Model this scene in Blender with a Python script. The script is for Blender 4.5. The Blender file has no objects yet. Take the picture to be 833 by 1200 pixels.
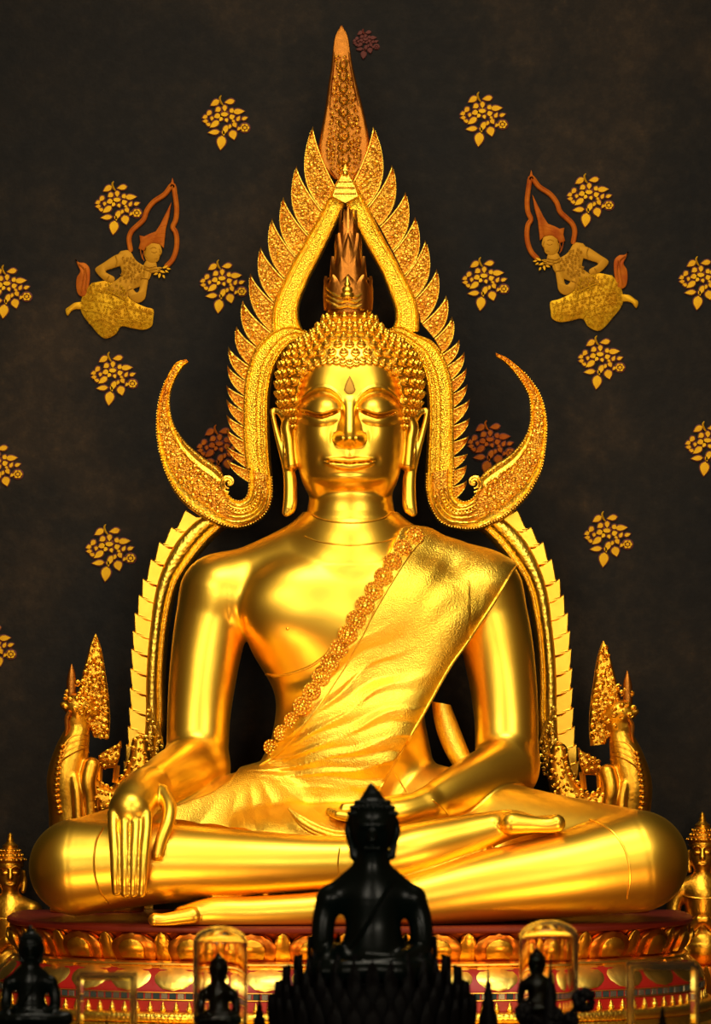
import bpy, bmesh, math, random
import numpy as np
from mathutils import Vector, Matrix
from mathutils.bvhtree import BVHTree
random.seed(7)
PI = math.pi
# ---------------------------------------------------------------- space
# model unit: 1/270 m.  x right, y away from the viewer, z up; d = distance in front of the statue's plane
D = 4500.0; CX = 416.5; CY = 800.0; S = 1/270.0; FLOOR = -200.0
def P(px, py, d=0.0):
    f = (D-d)/D
    return (CX+(px-CX)*f, -d, 1200-(CY+(py-CY)*f))
def FS(d): return (D-d)/D
def W(p): return ((p[0]-CX)*S, p[1]*S, (p[2]-FLOOR)*S)
COL = bpy.context.scene.collection

# ---------------------------------------------------------------- materials
def mat(name, base, rough=.35, metal=0., bump=0., scale=20., detail=3., tex='noise', var=None, varscale=3., roughvar=0.,
        spec=.5, trans=0., ior=1.45, coat=0., bdist=.01, bump2=0., scale2=5.):
    m = bpy.data.materials.new(name); m.use_nodes = True
    nt = m.node_tree; b = nt.nodes['Principled BSDF']
    b.inputs['Base Color'].default_value = (*base, 1)
    b.inputs['Roughness'].default_value = rough
    b.inputs['Metallic'].default_value = metal
    b.inputs['Specular IOR Level'].default_value = spec
    b.inputs['Transmission Weight'].default_value = trans
    b.inputs['IOR'].default_value = ior
    b.inputs['Coat Weight'].default_value = coat
    tc = nt.nodes.new('ShaderNodeTexCoord')
    last = None
    def add_bump(tex, scale, strength, last):
        if tex == 'noise':
            t = nt.nodes.new('ShaderNodeTexNoise'); t.inputs['Detail'].default_value = detail; out = t.outputs['Fac']
        else:
            t = nt.nodes.new('ShaderNodeTexVoronoi'); out = t.outputs['Distance']
        t.inputs['Scale'].default_value = scale
        nt.links.new(tc.outputs['Object'], t.inputs['Vector'])
        bp = nt.nodes.new('ShaderNodeBump'); bp.inputs['Strength'].default_value = strength
        bp.inputs['Distance'].default_value = bdist
        nt.links.new(out, bp.inputs['Height'])
        if last: nt.links.new(last.outputs['Normal'], bp.inputs['Normal'])
        return bp
    if bump: last = add_bump(tex, scale, bump, last)
    if bump2: last = add_bump('noise', scale2, bump2, last)
    if last: nt.links.new(last.outputs['Normal'], b.inputs['Normal'])
    if var:
        t = nt.nodes.new('ShaderNodeTexNoise'); t.inputs['Scale'].default_value = varscale; t.inputs['Detail'].default_value = 6
        nt.links.new(tc.outputs['Object'], t.inputs['Vector'])
        r = nt.nodes.new('ShaderNodeValToRGB')
        r.color_ramp.elements[0].position = .35; r.color_ramp.elements[0].color = (*base, 1)
        r.color_ramp.elements[1].position = .7; r.color_ramp.elements[1].color = (*var, 1)
        nt.links.new(t.outputs['Fac'], r.inputs['Fac']); nt.links.new(r.outputs['Color'], b.inputs['Base Color'])
        if roughvar:
            mr = nt.nodes.new('ShaderNodeMapRange')
            mr.inputs['To Min'].default_value = rough-roughvar; mr.inputs['To Max'].default_value = rough+roughvar
            nt.links.new(t.outputs['Fac'], mr.inputs['Value']); nt.links.new(mr.outputs['Result'], b.inputs['Roughness'])
    return m
GB = (1.0, .61, .06)
M = {}
M['skin'] = mat('gold_leaf_polished', GB, .36, 1, bump=.12, scale=9, detail=4, var=(.95, .55, .045), varscale=2.2, roughvar=.07, bdist=.008)
M['robe'] = mat('gold_cloth', (1.0, .65, .07), .36, 1, bump=.8, scale=170, detail=2, var=(.95, .57, .045), varscale=4, bdist=.004, bump2=.35, scale2=28)
M['hair'] = mat('gold_curls', (1., .60, .06), .34, 1, bump=.25, scale=60, bdist=.004)
M['carve'] = mat('gold_carved', (1.0, .65, .07), .36, 1, bump=.45, scale=75, tex='vor', var=(.92, .55, .06), varscale=7, bdist=.006)
M['carve_plain'] = mat('gold_moulding', (1.0, .65, .07), .33, 1, bump=.45, scale=75, tex='vor', bdist=.004, var=(.93, .57, .07), varscale=5)
M['stipple'] = mat('gold_stippled', (1, .62, .04), .36, 1, bump=.9, scale=150, tex='vor', bdist=.004)
M['tooth'] = mat('gold_teeth', (.97, .58, .06), .38, 1, bump=.12, scale=40, bdist=.004, var=(.9, .48, .04), varscale=6)
M['recess'] = mat('reddish_recess_gold', (.80, .38, .035), .42, 1, bump=.8, scale=110, tex='vor', bdist=.005, var=(.50, .16, .015), varscale=14)  # darker, redder gold on the sunken faces of the carving
M['copper'] = mat('dark_reddish_gold', (.42, .15, .02), .42, 1, bump=.4, scale=40, bdist=.006, var=(.45, .15, .02), varscale=6)  # darker, redder gold than the other gilding
M['darkgold'] = mat('deep_gold', (.85, .42, .03), .36, 1, bump=.4, scale=50, bdist=.005, var=(.65, .3, .02), varscale=9)  # darker, more orange gold than the carved mouldings
M['urna'] = mat('dull_bronze', (.42, .22, .03), .5, 1, bump=.3, scale=150, bdist=.002)
M['redseat'] = mat('shaded_red_gilt_lacquer', (.17, .014, .005), .5, .3, bump=.2, scale=20, var=(.12, .01, .005), varscale=6)  # seat red, its colour darkened to paint in the shade under the knees
M['red'] = mat('red_lacquer', (.30, .008, .005), .4, 0, bump=.1, scale=30)
M['redgold'] = mat('gilded_red_lacquer', (.62, .22, .02), .38, 1, bump=.3, scale=25, var=(.58, .14, .014), varscale=8, bdist=.006)
M['cream'] = mat('pale_gilding', (1, .72, .16), .34, 1, bump=.2, scale=20, var=(.95, .6, .08), varscale=9)
M['mirror'] = mat('dark_mirror_glass', (.03, .05, .05), .08, 0, spec=.8)
M['silver'] = mat('pale_mirror_glass', (.30, .30, .24), .25, .8)
M['jade'] = mat('dark_green_glaze', (.002, .006, .0045), .28, 0, spec=.28)
M['black'] = mat('black_lacquer', (.004, .0035, .0035), .6, 0, spec=.2)
M['glass'] = mat('clear_glass', (1, .98, .94), .0, 0, trans=1, ior=1.18)
M['acrylic'] = mat('clear_acrylic', (.96, .97, .93), .02, 0, trans=1, ior=1.3)
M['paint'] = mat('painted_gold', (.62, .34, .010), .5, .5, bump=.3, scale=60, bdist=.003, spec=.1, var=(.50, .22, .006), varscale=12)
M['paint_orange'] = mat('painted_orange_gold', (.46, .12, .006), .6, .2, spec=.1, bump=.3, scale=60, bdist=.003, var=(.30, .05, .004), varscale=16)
M['paint_skin'] = mat('painted_ochre', (.44, .20, .010), .6, .3, spec=.1, bump=.1, scale=60, bdist=.002)
M['paint_red'] = mat('dark_red_underpaint', (.10, .012, .004), .7, 0)

# ---------------------------------------------------------------- objects
OFF = {}
def put(o, parent, off):
    OFF[o.name] = off; COL.objects.link(o)
    if parent: o.parent = parent
def thing(name, label, cat, base, group=None):
    o = bpy.data.objects.new(name, None); w = Vector(W(base)); o.location = w; put(o, None, w)
    o.empty_display_size = .1
    o['label'] = label; o['category'] = cat
    if group: o['group'] = group
    return o
def tag(o, label=None, cat=None, group=None, kind=None):
    if label: o['label'] = label
    if cat: o['category'] = cat
    if group: o['group'] = group
    if kind: o['kind'] = kind
    return o
def obj(name, m, material, parent=None, smooth=True, recalc=True, mats=None):
    """m: MB or (verts ndarray Nx3, faces ndarray) in model units"""
    if isinstance(m, MB): V = np.array(m.v, dtype=np.float64).reshape(-1, 3); F = m.f
    else: V, F = m
    Vw = np.empty_like(V, dtype=np.float64)
    Vw[:, 0] = (V[:, 0]-CX)*S; Vw[:, 1] = V[:, 1]*S; Vw[:, 2] = (V[:, 2]-FLOOR)*S
    if parent is not None: off = OFF[parent.name]
    else: off = Vector(((Vw[:, 0].min()+Vw[:, 0].max())/2, (Vw[:, 1].min()+Vw[:, 1].max())/2, Vw[:, 2].min()))
    Vw -= np.array(off)
    me = bpy.data.meshes.new(name)
    if isinstance(F, np.ndarray):
        n = len(F); me.vertices.add(len(Vw)); me.vertices.foreach_set('co', Vw.astype(np.float32).ravel())
        me.loops.add(n*4); me.loops.foreach_set('vertex_index', F.astype(np.int32).ravel())
        me.polygons.add(n); me.polygons.foreach_set('loop_start', np.arange(0, n*4, 4, dtype=np.int32))
        me.update(calc_edges=True); me.validate()
    else:
        me.from_pydata(Vw.tolist(), [], F); me.validate()
    if recalc and not isinstance(F, np.ndarray):
        bm = bmesh.new(); bm.from_mesh(me); bmesh.ops.recalc_face_normals(bm, faces=bm.faces); bm.to_mesh(me); bm.free()
    if smooth:
        me.polygons.foreach_set('use_smooth', [True]*len(me.polygons))
        if not isinstance(F, np.ndarray): me.set_sharp_from_angle(angle=math.radians(48))
    for mm in (mats or [material]): me.materials.append(M[mm] if isinstance(mm, str) else mm)
    if isinstance(m, MB) and mats and m.mi:
        if len(m.mi) == len(me.polygons): me.polygons.foreach_set('material_index', m.mi)
    o = bpy.data.objects.new(name, me)
    if parent is None: o.location = off
    put(o, parent, off)
    return o

def catmull(pts, n):
    """smooth curve through points of any dimension, resampled evenly by arc length to n samples"""
    p = np.array(pts, float)
    if len(p) < 3:
        t = np.linspace(0, 1, n)[:, None]; return p[0]*(1-t)+p[-1]*t
    q = np.vstack([2*p[0]-p[1], p, 2*p[-1]-p[-2]]); out = []
    for i in range(1, len(q)-2):
        t = np.linspace(0, 1, 14, endpoint=False)[:, None]
        a, b, c, d = q[i-1], q[i], q[i+1], q[i+2]
        out.append(.5*((2*b)+(c-a)*t+(2*a-5*b+4*c-d)*t*t+(3*b-a-3*c+d)*t**3))
    out = np.vstack(out+[p[-1:]])
    k = min(3, p.shape[1])
    s = np.r_[0, np.cumsum(np.linalg.norm(np.diff(out[:, :k], axis=0), axis=1))]
    u = np.linspace(0, s[-1], n)
    return np.stack([np.interp(u, s, out[:, j]) for j in range(p.shape[1])], 1)
def polyline(pts, n):
    p = np.array(pts, float); s = np.r_[0, np.cumsum(np.linalg.norm(np.diff(p, axis=0), axis=1))]
    u = np.linspace(0, s[-1], n); return np.stack([np.interp(u, s, p[:, j]) for j in range(p.shape[1])], 1)

class MB:
    def __init__(s): s.v = []; s.f = []; s.mi = []; s.cur = 0
    def _f(s, face): s.f.append(face); s.mi.append(s.cur)
    def grid(s, G, closeu=False, closev=False, capu=False):
        nu, nv = len(G), len(G[0]); b = len(s.v)
        for r in G:
            for p in r: s.v.append((float(p[0]), float(p[1]), float(p[2])))
        for i in range(nu-(0 if closeu else 1)):
            for j in range(nv-(0 if closev else 1)):
                i2 = (i+1) % nu; j2 = (j+1) % nv
                s._f((b+i*nv+j, b+i2*nv+j, b+i2*nv+j2, b+i*nv+j2))
        if capu:
            s._f(tuple(b+j for j in range(nv))[::-1]); s._f(tuple(b+(nu-1)*nv+j for j in range(nv)))
    def tube(s, pts, r, sides=6, closed=False, flat=1.0):
        p = np.array(pts, float); n = len(p); rr = np.full(n, r, float) if np.isscalar(r) else np.array(r, float)
        T = np.gradient(p, axis=0); T /= np.linalg.norm(T, axis=1)[:, None]+1e-9
        N = np.array((0, -1., 0)); G = []
        for i in range(n):
            t = T[i]; a = N-t*np.dot(N, t)
            if np.linalg.norm(a) < .05: a = np.array((1., 0, 0))-t*t[0]
            a /= np.linalg.norm(a); N = a; b = np.cross(t, a)
            G.append([p[i]+rr[i]*(a*flat*math.cos(q)+b*math.sin(q)) for q in [2*PI*k/sides for k in range(sides)]])
        s.grid(G, closeu=closed, closev=True, capu=not closed)
    def lathe(s, c, prof, seg=16, sx=1., sy=1., axis=None, twist=0.):
        """prof: list of (radius, height) along the up axis (or axis vector)"""
        if axis is None: A = np.eye(3)
        else:
            z = np.array(axis, float); z /= np.linalg.norm(z)
            x = np.cross((0, 1, 0), z)
            if np.linalg.norm(x) < .1: x = np.cross((1, 0, 0), z)
            x /= np.linalg.norm(x); y = np.cross(z, x); A = np.stack([x, y, z], 0)
        c = np.array(c, float); G = []
        for (r, h) in prof:
            r = max(r, .02)
            G.append([c+np.array((r*sx*math.cos(q), r*sy*math.sin(q), h))@A for q in [2*PI*k/seg+twist for k in range(seg)]])
        s.grid(G, closev=True, capu=True)
    def ball(s, c, r, seg=8, sx=1, sy=1, sz=1):
        s.lathe(c, [(r*math.sin(a), -r*sz*math.cos(a)) for a in np.linspace(0.02, PI-.02, max(5, seg//2+1))], seg, sx, sy)
    def box(s, x0, x1, y0, y1, z0, z1):
        b = len(s.v)
        for x in (x0, x1):
            for y in (y0, y1):
                for z in (z0, z1): s.v.append((x, y, z))
        for f in ((0, 1, 3, 2), (4, 6, 7, 5), (0, 4, 5, 1), (2, 3, 7, 6), (0, 2, 6, 4), (1, 5, 7, 3)): s._f(tuple(b+i for i in f))
    def ribbon(s, A, B, prof, d0, thick, hs=None):
        """A, B: matching photo-plane polylines of the two edges; prof: [(t, height)]; d0 depth of the face"""
        G = []; n = len(A)
        for i in range(n):
            k = 1 if hs is None else hs[i]; row = []
            a, b = A[i], B[i]
            def pt(t, h):
                q = P(a[0]+(b[0]-a[0])*t, a[1]+(b[1]-a[1])*t, d0); return (q[0], q[1]-h, q[2])
            row.append(pt(0, -thick)); 
            for (t, h) in prof: row.append(pt(t, h*k))
            row.append(pt(1, -thick)); G.append(row)
        s.grid(G, closev=True, capu=True)
    def plate(s, poly, d0, thick, inset=.8, dome=.8):
        """flat polygon (photo-plane points) with real thickness and an eased edge"""
        p = np.array(poly, float); c = p.mean(0); n = len(p); b = len(s.v)
        nx = np.roll(p, -1, 0); pv = np.roll(p, 1, 0); t = nx-pv; L = np.linalg.norm(t, axis=1)[:, None]+1e-9
        nrm = np.stack([t[:, 1], -t[:, 0]], 1)/L
        area = .5*np.sum(p[:, 0]*nx[:, 1]-nx[:, 0]*p[:, 1])
        if area < 0: nrm = -nrm
        q = p-nrm*inset
        for ring, dd in ((p, -thick), (p, 0), (q, dome)):
            for x in ring:
                w = P(x[0], x[1], d0); s.v.append((w[0], w[1]-dd, w[2]))
        for k in range(2):
            for i in range(n):
                j = (i+1) % n; s._f((b+k*n+i, b+k*n+j, b+(k+1)*n+j, b+(k+1)*n+i))
        s._f(tuple(b+2*n+i for i in range(n))); s._f(tuple(b+i for i in range(n))[::-1])
    def curl(s, px, py, d0, R, ang, r=.9, turns=1.25, flip=1, n=11, sides=5, lift=1.):
        """a carved scroll: a tube winding in to a bead"""
        pts = []; rr = []
        for k in range(n):
            u = k/(n-1); a = ang+flip*u*turns*2*PI; q = R*(1-.82*u)
            w = P(px+q*math.cos(a), py+q*math.sin(a), d0); pts.append((w[0], w[1]-lift*(.3+.9*u), w[2])); rr.append(r*(.35+.65*math.sin(PI*min(1, u*1.1+.12))))
        s.tube(pts, rr, sides); w = P(px, py, d0); s.ball((w[0], w[1]-lift*1.0, w[2]), r*1.0, 6)
def inpoly(x, y, poly):
    c = False; n = len(poly); j = n-1
    for i in range(n):
        xi, yi = poly[i][0], poly[i][1]; xj, yj = poly[j][0], poly[j][1]
        if (yi > y) != (yj > y) and x < (xj-xi)*(y-yi)/(yj-yi)+xi: c = not c
        j = i
    return c
def pdist(x, y, poly):
    m = 1e9
    for i in range(len(poly)):
        a = poly[i]; b = poly[(i+1) % len(poly)]; dx, dy = b[0]-a[0], b[1]-a[1]
        t = max(0, min(1, ((x-a[0])*dx+(y-a[1])*dy)/(dx*dx+dy*dy+1e-9))); m = min(m, math.hypot(x-a[0]-t*dx, y-a[1]-t*dy))
    return m
def scrolls(mb, poly, d0, gap=5.5, R=2.6, r=.85, margin=2.2, lift=1.):
    """fill a photo-plane polygon with closely packed carved scrolls"""
    xs = [p[0] for p in poly]; ys = [p[1] for p in poly]; got = []
    tries = int((max(xs)-min(xs))*(max(ys)-min(ys))/gap**2*14)
    for _ in range(tries):
        x = random.uniform(min(xs), max(xs)); y = random.uniform(min(ys), max(ys))
        if not inpoly(x, y, poly) or pdist(x, y, poly) < margin: continue
        if any((x-g[0])**2+(y-g[1])**2 < gap*gap for g in got): continue
        got.append((x, y)); k = random.uniform(.75, 1.2)
        mb.curl(x, y, d0, R*k, random.uniform(0, 2*PI), r*k, random.uniform(.9, 1.4), random.choice((-1, 1)), n=9, sides=4, lift=lift)

# ---------------------------------------------------------------- implicit solids
class SDF:
    def __init__(s, lo, hi, vox):
        s.o = np.array(lo, np.float32); s.vox = vox
        s.n = tuple(int(math.ceil((hi[i]-lo[i])/vox))+1 for i in range(3)); s.F = np.full(s.n, 1e3, np.float32)
        s.ax = [s.o[i]+vox*np.arange(s.n[i], dtype=np.float32) for i in range(3)]
    def sub(s, lo, hi):
        sl = []
        for i in range(3):
            a = max(0, int((lo[i]-s.o[i])/s.vox)); b = min(s.n[i], int((hi[i]-s.o[i])/s.vox)+2); sl.append(slice(a, max(a, b)))
        return tuple(sl)
    def co(s, sl): return s.ax[0][sl[0]][:, None, None], s.ax[1][sl[1]][None, :, None], s.ax[2][sl[2]][None, None, :]
    def merge(s, sl, d, k, sub=False):
        F = s.F[sl]
        if sub:
            d = -d; h = np.maximum(k-np.abs(F-d), 0)/max(k, 1e-6); s.F[sl] = np.maximum(F, d)+h*h*k*.25
        else:
            h = np.maximum(k-np.abs(F-d), 0)/max(k, 1e-6); s.F[sl] = np.minimum(F, d)-h*h*k*.25
    def ell(s, c, r, k=8, rot=None, sub=False, pw=2.0):
        """ellipsoid; c = (px, py, d) in the photo frame, r = (rx, rdepth, rz)"""
        f = FS(c[2]); c = np.array(P(*c), np.float32); r = np.array(r, np.float32)*f; m = max(r)+k+6
        sl = s.sub(c-m, c+m); X, Y, Z = s.co(sl); X = X-c[0]; Y = Y-c[1]; Z = Z-c[2]
        if rot is not None:   # rotation in the picture plane, degrees clockwise as seen
            a = math.radians(rot); X, Z = X*math.cos(a)-Z*math.sin(a), X*math.sin(a)+Z*math.cos(a)
        if pw == 2.0:
            q = np.sqrt((X/r[0])**2+(Y/r[1])**2+(Z/r[2])**2); g = np.sqrt((X/r[0]**2)**2+(Y/r[1]**2)**2+(Z/r[2]**2)**2)+1e-9
            d = q*(q-1)/g
        else:
            q = (np.abs(X/r[0])**pw+np.abs(Y/r[1])**pw+np.abs(Z/r[2])**pw)**(1/pw); d = (q-1)*min(r)
        s.merge(sl, d.astype(np.float32), k, sub)
    def chain(s, pts, k=8, n=None, sy=1., sub=False, raw=False):
        """tapered limb through (px, py, d, r)"""
        q = [(*((p[0], p[1], p[2]) if raw else P(p[0], p[1], p[2])), p[3]*(1 if raw else FS(p[2]))) for p in pts]
        q = catmull(q, n or int(max(4, np.linalg.norm(np.diff(np.array(q)[:, :3], axis=0), axis=1).sum()/3.0))) if len(q) > 2 else np.array(q, float)
        m = k+5; mr = q[:, 3].max()*max(1, 1/sy)
        lo = q[:, :3].min(0)-mr-m; hi = q[:, :3].max(0)+mr+m; sl = s.sub(lo, hi); T = np.full(s.F[sl].shape, 1e3, np.float32)
        b0 = [z.start for z in sl]
        for a, b in zip(q[:-1], q[1:]):
            rr = max(a[3], b[3])*max(1, 1/sy)+m
            ss = s.sub(np.minimum(a[:3], b[:3])-rr, np.maximum(a[:3], b[:3])+rr); X, Y, Z = s.co(ss)
            ab = (b-a)[:3]*np.array((1, sy, 1)); L = float(ab@ab)+1e-6; X = X-a[0]; Y = (Y-a[1])*sy; Z = Z-a[2]
            t = np.clip((X*ab[0]+Y*ab[1]+Z*ab[2])/L, 0, 1)
            d = np.sqrt((X-t*ab[0])**2+(Y-t*ab[1])**2+(Z-t*ab[2])**2)-(a[3]+t*(b[3]-a[3]))
            loc = tuple(slice(z.start-b0[i], z.stop-b0[i]) for i, z in enumerate(ss))
            T[loc] = np.minimum(T[loc], d.astype(np.float32))
        s.merge(sl, T, k, sub)
    def mesh(s, F=None, newton=3):
        F = s.F if F is None else F
        sg = F < 0; c = np.zeros(tuple(n-1 for n in F.shape), np.uint8)
        offs = [(i, j, k) for i in (0, 1) for j in (0, 1) for k in (0, 1)]
        nx, ny, nz = F.shape
        for (i, j, k) in offs: c += sg[i:nx-1+i, j:ny-1+j, k:nz-1+k]
        mask = (c > 0) & (c < 8); idx = np.argwhere(mask); ids = np.full(c.shape, -1, np.int32); ids[mask] = np.arange(len(idx))
        acc = np.zeros((len(idx), 3)); cnt = np.zeros(len(idx))
        for a in range(8):
            for ax in range(3):
                o1 = offs[a]
                if o1[ax]: continue
                o2 = list(o1); o2[ax] = 1
                v1 = F[idx[:, 0]+o1[0], idx[:, 1]+o1[1], idx[:, 2]+o1[2]]; v2 = F[idx[:, 0]+o2[0], idx[:, 1]+o2[1], idx[:, 2]+o2[2]]
                cr = (v1 < 0) != (v2 < 0); t = np.where(cr, v1/np.where(cr, v1-v2, 1), 0)
                for q in range(3): acc[:, q] += cr*(o1[q]+(t if q == ax else 0))
                cnt += cr
        pos = idx+acc/cnt[:, None]
        faces = []
        for ax in range(3):
            b, e = (ax+1) % 3, (ax+2) % 3
            A = np.take(sg, range(F.shape[ax]-1), ax); B = np.take(sg, range(1, F.shape[ax]), ax)
            E = np.argwhere(A != B); E = E[(E[:, b] > 0) & (E[:, e] > 0) & (E[:, b] < F.shape[b]-1) & (E[:, e] < F.shape[e]-1)]
            def cell(db, de):
                q = E.copy(); q[:, b] += db; q[:, e] += de; return ids[q[:, 0], q[:, 1], q[:, 2]]
            Q = np.stack([cell(-1, -1), cell(0, -1), cell(0, 0), cell(-1, 0)], 1)
            fl = ~A[E[:, 0], E[:, 1], E[:, 2]]; Q[fl] = Q[fl][:, ::-1]; faces.append(Q)
        faces = np.vstack(faces)
        def tri(p):
            p = np.clip(p, 0, np.array(F.shape)-1.001); i = p.astype(int); f = p-i; r = 0
            for (a, b, c2) in offs:
                w = (f[:, 0] if a else 1-f[:, 0])*(f[:, 1] if b else 1-f[:, 1])*(f[:, 2] if c2 else 1-f[:, 2])
                r = r+w*F[i[:, 0]+a, i[:, 1]+b, i[:, 2]+c2]
            return r
        for _ in range(newton):
            v = tri(pos); g = np.stack([tri(pos+np.eye(3)[q]*.6)-tri(pos-np.eye(3)[q]*.6) for q in range(3)], 1)/1.2
            st = -v[:, None]*g/((g*g).sum(1)[:, None]+1e-3); st = np.clip(st, -.6, .6); pos = pos+st*.8
        return s.o+pos*s.vox, faces
# ================================================================ THE GREAT STATUE
def sm(x, a, b):
    t = np.clip((x-a)/(b-a), 0, 1); return t*t*(3-2*t)
buddha = thing('seated_buddha_statue', 'giant gilded Buddha statue seated cross-legged, one hand reaching down over its knee', 'statue', (410, -60, 131))
B = SDF((20, -330, 118), (830, 110, 600), 1.8)
# torso
B.ell((408, 722, 8), (122, 66, 92), 10, pw=2.3)
B.chain([(408, 740, 2, 92), (410, 800, 0, 86), (410, 850, 8, 88), (410, 905, 14, 98)], 26, sy=1.38)
B.chain([(408, 632, -6, 50), (335, 662, -6, 40), (262, 696, -4, 42)], 18)
B.chain([(410, 632, -6, 50), (484, 660, -6, 41), (562, 694, -4, 43)], 18)
B.ell((352, 712, 44), (62, 30, 44), 26)      # pectorals
B.ell((478, 712, 44), (62, 30, 44), 26)
B.ell((410, 850, 62), (64, 26, 50), 26)      # belly
# neck
B.chain([(411, 540, 4, 50), (411, 600, 4, 51.5), (411, 622, 2, 55), (411, 648, -4, 70)], 14)
# thighs and lap
B.chain([(340, 945, 20, 56), (200, 985, 110, 56), (100, 1014, 172, 56)], 10)
B.chain([(480, 945, 20, 56), (630, 985, 110, 58), (738, 1006, 174, 58)], 10)
B.ell((408, 1010, 95), (230, 105, 52), 18)
B.ell((375, 985, 105), (150, 80, 34), 18)
# lower shin: his left leg, running to the foot at the left
B.chain([(747, 1009, 188, 59.5), (662, 1025, 208, 50), (560, 1041, 222, 41), (460, 1059, 236, 29), (380, 1066, 240, 22), (300, 1070, 240, 20), (250, 1070, 240, 18.5), (215, 1074, 240, 13)], 3)
for i, (x, r) in enumerate(((179, 7.5), (186, 6), (190, 5.5), (194, 5), (199, 5))):
    B.chain([(226, 1073+i*.5, 252-i*9, 10), (x+14, 1078, 252-i*9, r+.5), (x+3, 1078, 252-i*9, r+1)], 2)
# upper shin: his right leg, crossing to the foot at the right
Ssh = SDF((20, -330, 118), (830, 110, 600), 1.8)
def upper_leg(G):
    G.chain([(91, 1016, 188, 57), (180, 1012, 206, 48), (300, 1012, 222, 38), (400, 1010, 232, 30), (450, 1004, 230, 28), (492, 994, 222, 30), (545, 980, 210, 25), (590, 968, 204, 18), (618, 966, 202, 12)], 2)
    G.ell((598, 963, 204), (26, 26, 13), 5)
    for i, (x, r) in enumerate(((662, 9), (660, 7), (656, 6.5), (651, 6), (645, 5.5))):
        G.chain([(600, 965, 224-i*10, 14), (628, 966.5, 224-i*10, 10.2), (x-18, 967, 224-i*10, 9.8), (x-10, 965, 224-i*10, 10.8-i*.3)], 2)
upper_leg(Ssh); B.F = np.minimum(B.F, Ssh.F) if False else B.F
h = np.maximum(2.5-np.abs(B.F-Ssh.F), 0)/2.5; B.F = np.minimum(B.F, Ssh.F)-h*h*2.5*.25; del Ssh
FR = B.F.copy()                                    # what the cloth lies on (no arms yet)
# arms
A = SDF((20, -330, 118), (830, 110, 600), 1.8)
A.chain([(257, 697, -2, 46), (246, 740, 2, 42.5), (238, 790, 10, 39.5), (233, 840, 20, 37), (231, 890, 34, 36)], 6)
A.ell((231, 902, 36), (37, 38, 38), 10)
A.chain([(226, 903, 48, 39), (208, 912, 92, 37), (184, 921, 140, 29), (168, 930, 178, 25)], 12)
# his right hand over the shin
A.chain([(172, 925, 176, 25), (166, 930, 196, 26.5), (159, 939, 216, 27.5), (153.5, 949, 232, 26.5)], 8, sy=.95)
Hn = SDF((90, -330, 118), (240, -120, 330), 1.3)
fx = [(133, 136), (146, 146.5), (159, 156), (171.5, 166)]
for i, (a, b) in enumerate(fx):
    top = 953+(.8 if i in (0, 3) else 0)
    Hn.chain([(a, top, 246, 7.2), (a, 972, 256, 6.6), ((a+b)/2, 1000, 270, 6.1), ((a*.25+b*.75), 1028, 273, 5.7), (b, 1047-(2 if i in (0,) else 0), 268, 5.0)], 1.0)
Hn.chain([(190, 930, 206, 11), (198, 945, 226, 9), (197, 962, 240, 8), (189, 984, 250, 7.2), (184.5, 1002, 254, 6.4)], 3)
# his left arm and the hand in the lap
A.chain([(566, 696, -2, 46), (579, 740, 2, 43), (588, 790, 8, 40), (593, 840, 18, 37.5), (594, 885, 30, 37)], 6)
A.ell((595, 900, 34), (36, 36, 40), 10)
A.chain([(592, 902, 50, 37), (560, 916, 88, 33), (528, 930, 124, 26), (500, 944, 152, 20)], 10)
A.chain([(500, 944, 152, 19.5), (470, 952, 168, 19), (446, 954, 172, 17)], 6, sy=.8)
for i in range(4):
    A.chain([(448, 957-i*1.0, 186-i*11, 8), (420, 958-i*1.2, 190-i*11, 7), (396-i*3, 955-i*1.2, 186-i*11, 6)], 1.5)
A.chain([(470, 940, 160, 10), (440, 944, 164, 8), (404, 947, 172, 6.5)], 3)
Z = B.ax[2][None, None, :]
kk = 3+15*sm(Z, 430, 500)
h = np.maximum(kk-np.abs(B.F-A.F), 0)/kk; B.F = np.minimum(B.F, A.F)-h*h*kk*.25
Arm = A.F; del A
# the flat seat the legs rest on
B.F = np.maximum(B.F, 131.5-Z)
# bring in the hand at body resolution
def sample(G, X, Y, Z):
    p = [np.clip((c-G.o[i])/G.vox, 0, G.n[i]-1.001) for i, c in enumerate((X, Y, Z))]
    i = [q.astype(int) for q in p]; f = [p[q]-i[q] for q in range(3)]
    r = 0
    for a in (0, 1):
        wx = f[0] if a else 1-f[0]
        for b in (0, 1):
            wy = f[1] if b else 1-f[1]
            for c in (0, 1):
                wz = f[2] if c else 1-f[2]
                r = r+wx*wy*wz*G.F[np.ix_((i[0]+a).ravel(), (i[1]+b).ravel(), (i[2]+c).ravel())]
    return r
sl = B.sub((92, -328, 120), (238, -122, 328)); X_, Y_, Z_ = B.co(sl)
B.merge(sl, sample(Hn, X_, Y_, Z_).astype(np.float32), 2.2)
# cut the head end away: the head field takes over inside the neck ring
body_v, body_f = B.mesh(np.maximum(B.F, Z-602+0*B.F))

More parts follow.
